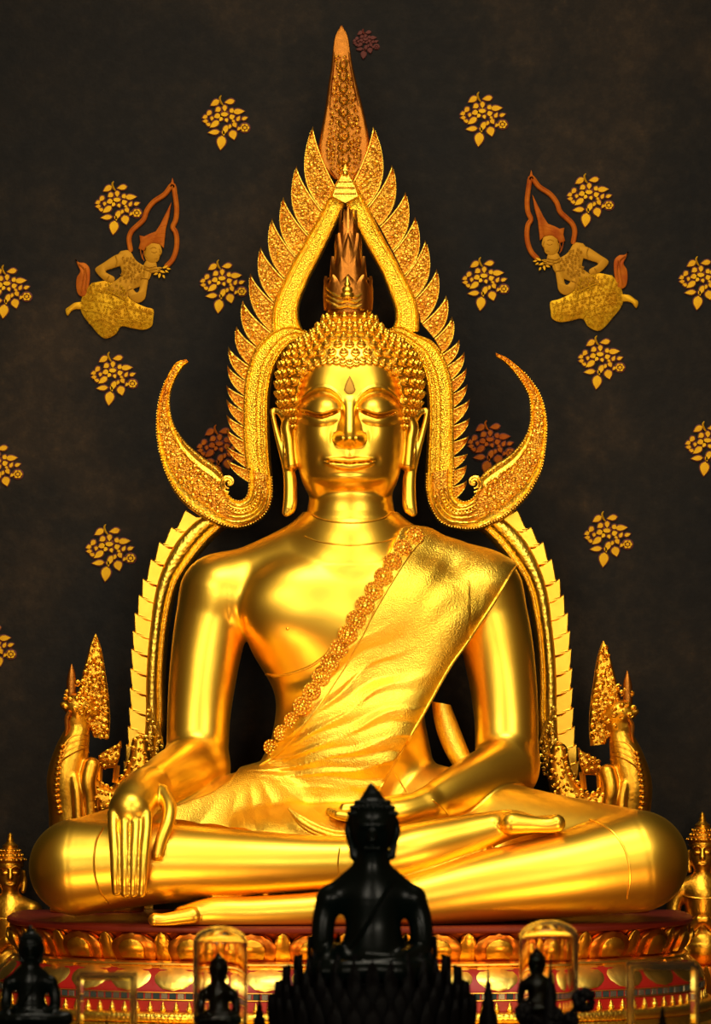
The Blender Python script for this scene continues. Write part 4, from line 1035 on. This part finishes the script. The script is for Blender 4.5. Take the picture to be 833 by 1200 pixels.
ringband('core', [(-8, 123), (-12, 118), (-26, 104), (-26, 96), (-14, 91), (-10, 90)], 'redgold')
ringband('waist', [(-12, 91), (-9, 91), (-6, 89), (-6, 87), (-10, 85), (-12, 85)], 'cream')
ringband('lower_core', [(-12, 85.5), (-2, 82), (11, 66), (13, 60), (-6, 60)], 'red')
ringband('red_band', [(-6, 60.5), (12, 60.5), (13, 59), (13, 50), (12, 48.5), (-6, 48.5)], 'red')
ringband('red_skirting', [(-6, 48.5), (14, 48.5), (14, 34), (-6, 34)], 'red')
ringband('gold_bar', [(-6, 37), (19, 37), (24, 34.5), (25, 31), (23, 26.5), (19, 24), (-6, 24)], 'carve_plain')
ringband('lower_bar', [(-6, 24), (22, 24), (24, 14), (34, 12), (38, 8), (36, 3), (28, 0), (-6, 0)], 'carve_plain')
ringband('plinth', [(-6, 0), (38, 0), (44, -8), (44, -60), (60, -70), (60, -200), (-6, -200)], 'redgold')
# band of little mirrors
mb = MB(); per = 9.2; n = int(EL/per); 
for i in range(n):
    s = EL*i/n; h = EL/n*.5
    if abs(((s+EL/2) % EL)-EL/2) > EL*.30: continue
    mb.cur = 0 if i % 2 else 1
    G = [[ep(s-h*.84, 12.8, z) if k == 0 else ep(s+h*.84, 12.8, z) for z in (50.6, 57.4)] for k in (0, 1)]; G2 = [[ep(s-h*.7, 14.2, z) if k == 0 else ep(s+h*.7, 14.2, z) for z in (51.2, 56.8)] for k in (0, 1)]
    b = len(mb.v); a = [G[0][0], G[1][0], G[1][1], G[0][1]]; c = [G2[0][0], G2[1][0], G2[1][1], G2[0][1]]
    mb.v += a+c
    for q in range(4): mb._f((b+q, b+(q+1) % 4, b+4+(q+1) % 4, b+4+q))
    mb._f((b+4, b+5, b+6, b+7))
mo = obj('mirror_band', mb, None, ped, smooth=False, mats=['mirror', 'silver'])
ringband('mirror_band_trim', [(12, 58.6), (14.2, 58.6), (14.2, 57.6), (12, 57.6)], 'cream'); ringband('mirror_band_trim', [(12, 50.4), (14.2, 50.4), (14.2, 49.4), (12, 49.4)], 'cream')
def petal(s, wd, z0, z1, bulge, g0, g1, rim, name, m, down=False, par=None, panel=None):
    """a lotus petal wrapped on the oval drum, rounded at its free end"""
    mb = MB(); rows = []; nu, nh = 13, 12
    for i in range(nh+1):
        h = i/nh
        # half width: full near the root, round towards the tip
        wv = wd*(1 if h < .5 else math.sqrt(max(0, 1-((h-.5)/.5)**2.4)))*(.86+.14*math.sin(PI*min(h*1.2, 1)))
        wv = max(wv, .6); z = z0+(z1-z0)*h; row = []
        for j in range(nu):
            u_ = -1+2*j/(nu-1); g = g0+(g1-g0)*h+bulge*math.sin(PI*min(1, h*.9+.08))*(1-.55*u_*u_)
            edge = max(abs(u_)**3, (h if h > .5 else 0)**6); g += rim*math.exp(-((edge-.75)/.22)**2)
            row.append(ep(s+u_*wv, g, z))
        rows.append(row)
    back = [[ep(s+(-1+2*(nu-1-j)/(nu-1))*.96*max(.5, wd*(1 if i/nh < .5 else math.sqrt(max(0, 1-((i/nh-.5)/.5)**2.4)))), g0+(g1-g0)*i/nh-4, z0+(z1-z0)*i/nh) for j in range(nu)] for i in range(nh+1)]
    mb.grid([a+b for a, b in zip(rows, back)], closev=True, capu=True)
    return obj(name, mb, m, par or ped)
k = int(EL/68); sp = EL/k
for i in range(k):
    s = (i+.42)*sp
    if abs(((s+EL/2) % EL)-EL/2) > EL*.34: continue
    p = petal(s, 27, 90, 123, 9, -18, -5, 2.6, 'upper_petal', 'redgold')
    petal(s, 15, 94, 116, 6, -8, 0, .5, 'petal_boss', 'darkgold', par=p)
    q = petal(s+sp*.5, 10, 90, 123, 5, -20, -4, 1.6, 'upper_petal', 'darkgold')
k2 = int(EL/50); sp2 = EL/k2
for i in range(k2):
    s = (i+.2)*sp2
    if abs(((s+EL/2) % EL)-EL/2) > EL*.34: continue
    petal(s, 23, 86, 60, 6, -9, 14, 1.2, 'lower_petal', 'cream'); petal(s+sp2*.5, 9, 85, 63, 3, -9, 11, .8, 'lower_petal', 'cream')
k3 = int(EL/14.5); sp3 = EL/k3
for i in range(k3):
    s = i*sp3
    if abs(((s+EL/2) % EL)-EL/2) > EL*.23: continue
    c = np.array(ep(s, 15, 39.5)); mb = MB()
    mb.lathe(c, [(.3, -3), (2.6, -2.4), (3.6, -.5), (3.4, 1.4), (2.2, 2.4), (2.6, 3.4), (1.8, 5), (.2, 8.5)], 8, sy=.7)
    mb.ball(c+np.array((0, -2.4, .3)), 1.3, 6); obj('drop_ornament', mb, 'carve_plain', ped)
# ledge behind the drum that carries the arch and serpents
mb = MB(); mb.box(58, 770, 57.5, 150, FLOOR, 106.5); obj('rear_ledge', mb, 'redgold', ped, smooth=False)
for x in (166, 657):
    mb = MB(); mb.lathe((x, 68, 106.5), [(20, 0), (20, 8), (14, 14), (13, 130), (18, 140), (18, 152)], 4, sx=1, sy=.55, twist=PI/4); obj('post_foot', mb, 'carve_plain', aur)

# ================================================================ CROWNED ATTENDANTS BEHIND THE KNEES
def attendant(cx, dy, label):
    d0 = -106
    root = thing('crowned_attendant', label, 'statue', (P(cx, 1000, d0)[0], -d0, FLOOR), 'crowned attendants behind the knees')
    G = SDF((P(cx, 0, d0)[0]-62, -d0-60, P(0, 1150+dy, d0)[2]), (P(cx, 0, d0)[0]+62, -d0+50, P(0, 960+dy, d0)[2]), 1.3)
    C = lambda pts, k=3, **kw: G.chain([(cx+x, y+dy, d0+d, r) for (x, y, d, r) in pts], k, **kw)
    G.ell((cx, 1003+dy, d0), (15, 15, 19), 3)
    C([(0, 1012, 2, 10), (0, 1030, 0, 9.5)], 4); C([(-24, 1042, 0, 11), (0, 1034, 0, 12), (24, 1042, 0, 11)], 6); C([(0, 1050, 0, 22), (0, 1085, 0, 20), (0, 1110, 4, 26)], 8)
    for sx in (-1, 1):
        C([(sx*28, 1044, 0, 10), (sx*34, 1070, 4, 8.5), (sx*24, 1092, 16, 7.5), (sx*4, 1078, 30, 6)], 4)
        C([(sx*14, 1112, 6, 14), (sx*34, 1122, 18, 13), (sx*40, 1128, 30, 11)], 5)
        C([(sx*15.5, 998, -2, 3), (sx*17, 1010, -2, 3.4), (sx*15.5, 1020, 0, 3.2)], 1.5)
        G.ell((cx+sx*6, 999+dy, d0+13), (4.6, 3.4, 2.2), 1.5); C([(sx*2, 993, 15, 1.2), (sx*7, 991, 14, 1.3), (sx*12, 994, 11, 1)], 1)
    C([(0, 996, 15, 2), (0, 1005, 18, 3)], 2); C([(-5, 1012.5, 14, 1.4), (0, 1013.5, 15.5, 1.8), (5, 1012.5, 14, 1.4)], 1)
    v_, f_ = G.mesh(); obj('body', (v_, f_), 'darkgold', root); mb = MB(); c = P(cx, 991+dy, d0)
    mb.lathe(c, [(15.5, -2), (17, 1), (16, 4), (19, 7), (19, 9.5), (15, 11), (15, 15), (12, 17), (12.5, 20), (9, 22), (9.5, 25), (6, 27.5), (4, 30), (4.4, 32), (3, 35), (3.4, 37), (1, 40)], 20)
    for j in range(18):
        a = 2*PI*j/18; mb.ball((c[0]+18.4*math.cos(a), c[1]+18.4*math.sin(a), c[2]+8), 1.7, 6); mb.ball((c[0]+15*math.cos(a), c[1]+15*math.sin(a), c[2]+13.5), 1.5, 6); mb.ball((c[0]+12.3*math.cos(a), c[1]+12.3*math.sin(a), c[2]+19), 1.3, 6)
    obj('crown', mb, 'darkgold', root); mb = MB(); c = P(cx, 1036+dy, d0)
    for (r, z, q) in ((16, 0, 1.6), (20, -5, 2.0), (24, -11, 1.5)):
        mb.tube([(c[0]+r*math.cos(a)*1.1, c[1]-r*.8*abs(math.sin(a))-2, c[2]+z-5*abs(math.sin(a))) for a in np.linspace(0, PI, 20)], q, 6)
    obj('collar', mb, 'darkgold', root); mb = MB(); zt = P(0, 1136+dy, d0)[2]
    c = P(cx, 1000, d0); mb.lathe((c[0], c[1], FLOOR), [(42, 0), (42, 20), (36, 34), (26, 60), (24, zt-FLOOR-60), (34, zt-FLOOR-34), (46, zt-FLOOR-8), (44, zt-FLOOR+6)], 24)
    obj('stand', mb, 'redgold', root); mb = MB()
    for j in range(12):
        a = 2*PI*j/12; 
        mb.tube([(c[0]+r*math.cos(a), c[1]+r*math.sin(a), z) for (r, z) in ((26, zt-70), (33, zt-50), (43, zt-28), (50, zt-4), (53, zt+8))], [2, 5, 7, 6, 1], 6)
    obj('stand_petals', mb, 'darkgold', root)
attendant(823, 0, 'small crowned gold attendant statue behind the knee at the right edge')
attendant(12, 24, 'small crowned gold attendant statue behind the knee at the left edge, mostly in shade')

# ================================================================ THE ALTAR TABLE IN FRONT, WITH ITS FIGURES
TZ = 100.0
tab = thing('altar_table', 'long dark altar table in front, just below the picture edge', 'table', (416, -1500, FLOOR))
M['tablewood'] = mat('dark_table_lacquer', (.03, .008, .004), .4, 0, bump=.1, scale=12, coat=.2)
mb = MB(); mb.box(70, 765, -1620, -1390, TZ-8, TZ); obj('tabletop', mb, 'tablewood', tab, smooth=False)
mb = MB(); mb.box(85, 750, -1605, -1405, TZ-32, TZ-8); obj('apron', mb, 'tablewood', tab, smooth=False)
for x in (92, 743):
    for y in (-1598, -1412):
        mb = MB(); mb.lathe((x, y, FLOOR), [(7, 0), (9, 4), (6, 14), (8, 60), (7, TZ-FLOOR-60), (11, TZ-FLOOR-34), (11, TZ-FLOOR-9)], 12); obj('leg', mb, 'tablewood', tab)
DF = 1500.0
def mini(px, top, k, d, name, label, m, grp=None, base=True, vox=None, kn=1.0):
    """a small seated Buddha: outline points of the big dark one, scaled about the tip of its flame"""
    T = lambda x, y, dd, r: (px+(x-436)*k, top+(y-918)*k, d+dd*k*.667, r*k)
    c = P(px, top, d); zb = P(px, top+232*k, d)[2]; hw = 112*k*.667
    root = thing(name, label, 'statue', (c[0], c[1], TZ if base else zb), grp)
    G = SDF((c[0]-hw, c[1]-62*k, zb-2), (c[0]+hw, c[1]+46*k, c[2]+4), vox or max(.35, 1.1*k))
    C = lambda pts, kk, **kw: G.chain([T(*q) for q in pts], kk*k, **kw)
    G.ell(T(436.5, 968, 0, 0)[:3], (26.5*k, 27*k, 35*k), 3*k); G.ell(T(436.5, 957, -2, 0)[:3], (28*k, 28*k, 23*k), 3*k)
    C([(436, 942, -2, 17), (436, 934, -2, 11), (435, 926, -2, 6.5), (434.5, 918, -2, 1.5)], 4)
    for sx in (-1, 1):
        C([(436.5+sx*28, 962, 0, 3), (436.5+sx*29, 974, 0, 4), (436.5+sx*25, 990, 0, 4), (436.5+sx*23, 1003, 0, 4.2)], 2)
        C([(436.5+sx*12, 966, 23, 5), (436.5+sx*6, 967, 25, 5)], 3)
        C([(435+sx*12, 1024, -4, 14), (435+sx*30, 1040, -4, 15), (435+sx*46, 1052, -2, 15)], 8)
        C([(435+sx*50, 1054, -2, 14.5), (436+sx*57, 1080, 0, 13.5), (436+sx*58, 1108, 8, 13), (436+sx*54, 1122, 16, 14)], 5)
        C([(436+sx*22*kn, 1138, 10, 20), (436+sx*60*kn, 1138, 30, 21), (436+sx*84*kn, 1136, 36, 16)], 8)
        C([(436+sx*82*kn, 1140, 40, 14), (436+sx*30, 1138, 66, 13), (436-sx*10, 1136, 66, 9)], 4)
    C([(382+8, 1118, 20, 12), (384, 1124, 50, 9), (380, 1138, 62, 7)], 4); C([(488, 1118, 22, 11), (462, 1124, 56, 8), (430, 1122, 62, 7)], 4)
    C([(436, 976, 26, 4), (436, 984, 29, 5)], 3); C([(428, 994, 24, 2.5), (444, 994, 24, 2.5)], 2)
    C([(436, 1000, 0, 17), (436, 1026, -2, 17.5)], 4); C([(437, 1054, 0, 34), (437, 1090, 2, 32), (437, 1130, 6, 40)], 12, sy=1.35)
    G.F = np.maximum(G.F, zb-G.ax[2][None, None, :])
    v_, f_ = G.mesh(); obj('body', (v_, f_), m, root); mb = MB()
    for j in range(26):   # curls round the hairline and dome
        for i in range(4):
            a = 2*PI*j/26+i*.12; el = .15+i*.34; x = 436.5+28*math.cos(a)*math.cos(el); y = 957-23*math.sin(el); dd = -2+28*math.sin(a)*math.cos(el)
            if dd > 18 and y > 950: continue
            q = T(x, y, dd, 3.1); mb.ball(P(*q[:3]), q[3]*.667, 6)
    obj('hair_curls', mb, m, root)
    mb = MB()     # robe edge over one shoulder
    T3 = [T(*q, 0) for q in ((462, 1030, 22), (452, 1046, 28), (440, 1066, 32), (424, 1090, 34), (408, 1112, 36))]
    mb.tube([P(*q[:3]) for q in catmull([t[:3] for t in T3], 14)], 2.2*k*.667, 6); obj('robe_edge', mb, m, root)
    if k < .9:
        mb = MB(); h_ = zb-TZ-3.2; q_ = (88 if kn == 1 else 72)*k*.667; mb.lathe((c[0], c[1]-12*k, TZ+3.2), [(q_*.8, 0), (q_*.8, h_*.15), (q_*.7, h_*.25), (q_*.7, h_*.7), (q_*.95, h_*.8), (q_, h_*.95), (q_*.9, h_)], 24, sy=.75); obj('base', mb, 'black', root)
    return root, zb, G
ctr_, zb, G = mini(436, 918, 1.0, DF, 'dark_buddha_statue', 'dark green glazed Buddha statue in silhouette, front centre, on a tiered leafy base', 'jade', vox=1.0, kn=.68)
mb = MB(); c = P(436, 1148, DF); H0 = zb-TZ
mb.lathe((c[0], c[1], TZ), [(80, 0), (80, 8), (76, 12), (78, 24), (74, 28), (74, H0-28), (66, H0-24), (62, H0-12), (50, H0-9), (50, H0-2), (48, H0)], 40, sy=.9); base_ = obj('base', mb, 'black', ctr_)
for (rx, tip, zlow, n, wd) in ((74, 1097, 1152, 22, 8), (90, 1120, 1165, 26, 8), (103, 1133, 1180, 30, 8), (112, 1150, 1195, 32, 8.5), (120, 1166, 1215, 34, 9)):
    mb = MB(); rx *= .667
    for j in range(n):
        a = 2*PI*(j+.5)/n
        if math.sin(a) > 0 and tip < 1110 and False: continue
        dv = np.array((math.cos(a), math.sin(a)*.9, 0)); tv = np.array((-math.sin(a), math.cos(a)*.9, 0)); tv /= np.linalg.norm(tv)
        zt = P(0, tip, DF)[2]; zl = P(0, zlow, DF)[2]
        if -math.sin(a) > .4 and tip < 1110: zt = zl+(zt-zl)*.7      # leaves are lower across the lap
        rows = []
        for s_ in np.linspace(0, 1, 8):
            wv = wd*.667*(1 if s_ < .55 else max(.06, 1-((s_-.55)/.45)**1.6)); m0 = np.array((c[0], c[1], 0))+dv*(rx-3+3*math.sin(s_*2.2))+np.array((0, 0, zl+(zt-zl)*s_))
            o = dv/np.linalg.norm(dv); rows.append([m0-tv*wv, m0+o*2.2, m0+tv*wv, m0-o*1.6])
        mb.grid(rows, closev=True, capu=True)
    obj('leaf_tier', mb, 'black', ctr_)
mini(36, 1084, .50, DF, 'dark_figurine', 'dark seated figurine in silhouette at the lower left corner', 'jade', 'small dark figurines on the altar table')[0]
def riser(px, top, hh, r, d, name, label):
    pass
def dome(px, top, hw, d, label):
    c = P(px, top, d); R = hw*FS(d); zt = c[2]; root = thing('glass_dome', label, 'glass cover', (c[0], c[1], TZ), 'glass domes over small figures')
    mb = MB(); mb.lathe((c[0], c[1], TZ), [(R+5, 0), (R+5, 3), (R+3, 5), (R+.5, 5.2)], 32); obj('base', mb, 'tablewood', root); mb = MB()
    h = zt-TZ; capz = h-R*.62; prof = [(R-.6, 5.3), (R, 5.8), (R, capz)]+[(R*math.cos(a), capz+R*.62*math.sin(a)) for a in np.linspace(.12, PI/2-.02, 12)]
    inn = [((R-2.0)*math.cos(a), capz+(R*.62-2.6)*math.sin(a)) for a in np.linspace(PI/2-.02, .12, 12)]+[(R-2.0, capz), (R-2.0, 5.8)]
    G = [[(c[0]+max(r, .05)*math.cos(q), c[1]+max(r, .05)*math.sin(q), TZ+z) for q in np.linspace(0, 2*PI, 49)[:-1]] for (r, z) in prof+inn]
    mb.grid(G, closeu=True, closev=True); obj('bell', mb, 'glass', root)
dome(258, 1085, 32, 1490, 'glass dome left of the dark statue, over a small green figure')
dome(643, 1078, 35, 1490, 'glass dome right of the dark statue, over a small dark figure')
mini(256, 1116, .36, 1490, 'green_figurine', 'small green seated figurine inside the left glass dome', 'jade', None, kn=.7)
mini(629, 1110, .33, 1492, 'domed_figurine', 'small dark seated figurine inside the right glass dome', 'jade', None, kn=.7)
def boxcover(x0, x1, top, d, label):
    a = P(x0, top, d); b = P(x1, top, d); root = thing('clear_display_box', label, 'display case', ((a[0]+b[0])/2, -d, TZ), 'clear display boxes on the altar table')
    w = b[0]-a[0]; mb = MB(); y0 = -d-w*.4; y1 = -d+w*.4; X0, X1, Z1 = a[0], b[0], a[2]; t = 2.2
    for (p, q, r, s, u_, v_) in ((X0, X1, y0, y0+t, TZ+4, Z1), (X0, X1, y1-t, y1, TZ+4, Z1), (X0, X0+t, y0+t+.1, y1-t-.1, TZ+4, Z1), (X1-t, X1, y0+t+.1, y1-t-.1, TZ+4, Z1), (X0+t+.1, X1-t-.1, y0+t+.1, y1-t-.1, Z1-t, Z1)):
        mb = MB(); mb.box(p, q, r, s, u_, v_); obj('panel', mb, 'acrylic', root, smooth=False)
    for (x, y) in ((X0, y0), (X1, y0), (X0, y1), (X1, y1)):
        mb = MB(); mb.box(x-1.4, x+1.4, y-1.4, y+1.4, TZ+4, Z1+1); obj('corner_strip', mb, 'smoke', root, smooth=False)
    for y in (y0, y1):
        mb = MB(); mb.box(X0-1, X1+1, y-1.2, y+1.2, Z1-.8, Z1+2.2); obj('top_strip', mb, 'smoke', root, smooth=False)
    mb = MB(); mb.box(X0-3, X1+3, y0-3, y1+3, TZ, TZ+4); obj('base', mb, 'tablewood', root, smooth=False)
M['smoke'] = mat('smoky_acrylic_edge', (.30, .24, .12), .15, 0, trans=.85, ior=1.2)
boxcover(93, 157, 1144, 1480, 'clear display box second from left, right of the corner figurine')
boxcover(738, 815, 1132, 1480, 'clear display box at the lower right corner, over a dark spire')
def spire(px, top, w, d, name, label, zb=None, m='black', grp=None, balls=None):
    c = P(px, top, d); h = c[2]-TZ; r = w*.5*FS(d); root = thing(name, label, 'ornament', (c[0], c[1], TZ), grp)
    mb = MB(); mb.lathe((c[0], c[1], TZ), [(r*1.1, 0), (r*1.1, h*.06), (r*1.0, h*.09), (r*1.1, h*.15), (r*1.05, h*.2), (r, h*.33), (r*.9, h*.45), (r*.62, h*.55), (r*.66, h*.6), (r*.42, h*.64), (r*.46, h*.69), (r*.28, h*.74), (r*.3, h*.78), (r*.16, h*.84), (r*.04, h)], 16); obj('shaft', mb, m, root)
    if balls:
        for (x, y, q) in balls:
            e = P(x, y, d); mb = MB(); mb.tube(catmull([(c[0], c[1], TZ+h*.25), ((c[0]*2+e[0])/3, c[1], TZ+h*.42), (e[0], c[1]-2, e[2])], 8), 2.2, 6)
            for _ in range(26):
                v = Vector((random.gauss(0, 1), random.gauss(0, 1), random.gauss(0, 1))).normalized()*q*FS(d)*.66
                mb.ball((e[0]+v.x, c[1]-2+v.y, e[2]+v.z), q*.30*FS(d)*random.uniform(.9, 1.3), 6)
            obj('flower_head', mb, m, root)
spire(572, 1131, 24, 1436, 'pointed_ornament', 'dark pointed ornament just right of the dark statue base', grp='small pointed ornaments')
spire(304, 1163, 22, 1436, 'pointed_ornament', 'short dark pointed ornament just left of the dark statue base', grp='small pointed ornaments')
spire(645, 1116, 22, 1556, 'flower_stand', 'dark spire with two round flower heads in front of the right glass dome', balls=[(614, 1187, 13), (684, 1172, 16), (650, 1192, 13), (668, 1196, 12)])
spire(776, 1170, 18, 1480, 'small_spire', 'thin dark spire inside the clear box at the lower right')
spire(125, 1192, 16, 1480, 'small_spire', 'thin dark spire inside the clear box at the lower left')
# ================================================================ LIGHT AND CAMERA
def area(name, loc, target, size, energy, color=(1, .86, .62), sy=None, spread=180):
    l = bpy.data.lights.new(name, 'AREA'); l.energy = energy; l.size = size; l.color = color; l.spread = math.radians(spread)
    if sy: l.shape = 'RECTANGLE'; l.size_y = sy
    o = bpy.data.objects.new(name, l); o.location = W(loc)
    dv = Vector(W(target))-Vector(W(loc)); o.rotation_euler = dv.to_track_quat('-Z', 'Y').to_euler(); COL.objects.link(o); return o
WC = (1, .90, .70)
area('high_flood_lamp', (150, -1150, 2150), (250, -100, 360), 1.8, 76, WC, spread=110)
area('high_flood_lamp', (680, -1150, 2150), (580, -100, 360), 1.8, 76, WC, spread=110)
area('flood_lamp', (-200, -1350, 1130), (400, -40, 430), 2.0, 23, WC, spread=90)
area('flood_lamp', (1032, -1350, 1130), (410, -40, 430), 2.0, 23, WC, spread=90)
area('hall_lamp', (-420, -3900, 900), (380, -40, 480), 2.6, 13, WC, spread=40)
area('hall_lamp', (1250, -3900, 900), (430, -40, 480), 2.6, 13, WC, spread=40)
area('altar_lamp', (40, -820, -150), (200, -200, 180), .6, 30, (1, .55, .22))
area('altar_lamp', (800, -820, -150), (640, -200, 180), .6, 30, (1, .55, .22))
wd = bpy.data.worlds.new('hall'); bpy.context.scene.world = wd; wd.use_nodes = True
wd.node_tree.nodes['Background'].inputs[0].default_value = (.14, .055, .014, 1); wd.node_tree.nodes['Background'].inputs[1].default_value = .42
cd = bpy.data.cameras.new('camera'); co = bpy.data.objects.new('camera', cd); COL.objects.link(co)
co.location = W((CX, -D, 400)); co.rotation_euler = (PI/2, 0, 0)
cd.sensor_fit = 'HORIZONTAL'; cd.sensor_width = 36; cd.lens = 36*D/833.; cd.shift_x = 0; cd.shift_y = 200/833.
cd.clip_end = 200; cd.dof.use_dof = True; cd.dof.focus_distance = (D-90)*S; cd.dof.aperture_fstop = 6.3
sc = bpy.context.scene; sc.camera = co
vs_ = sc.view_settings; vs_.view_transform = 'Standard'; vs_.look = 'None'; vs_.gamma = 1; vs_.use_curve_mapping = False; vs_.exposure = 0
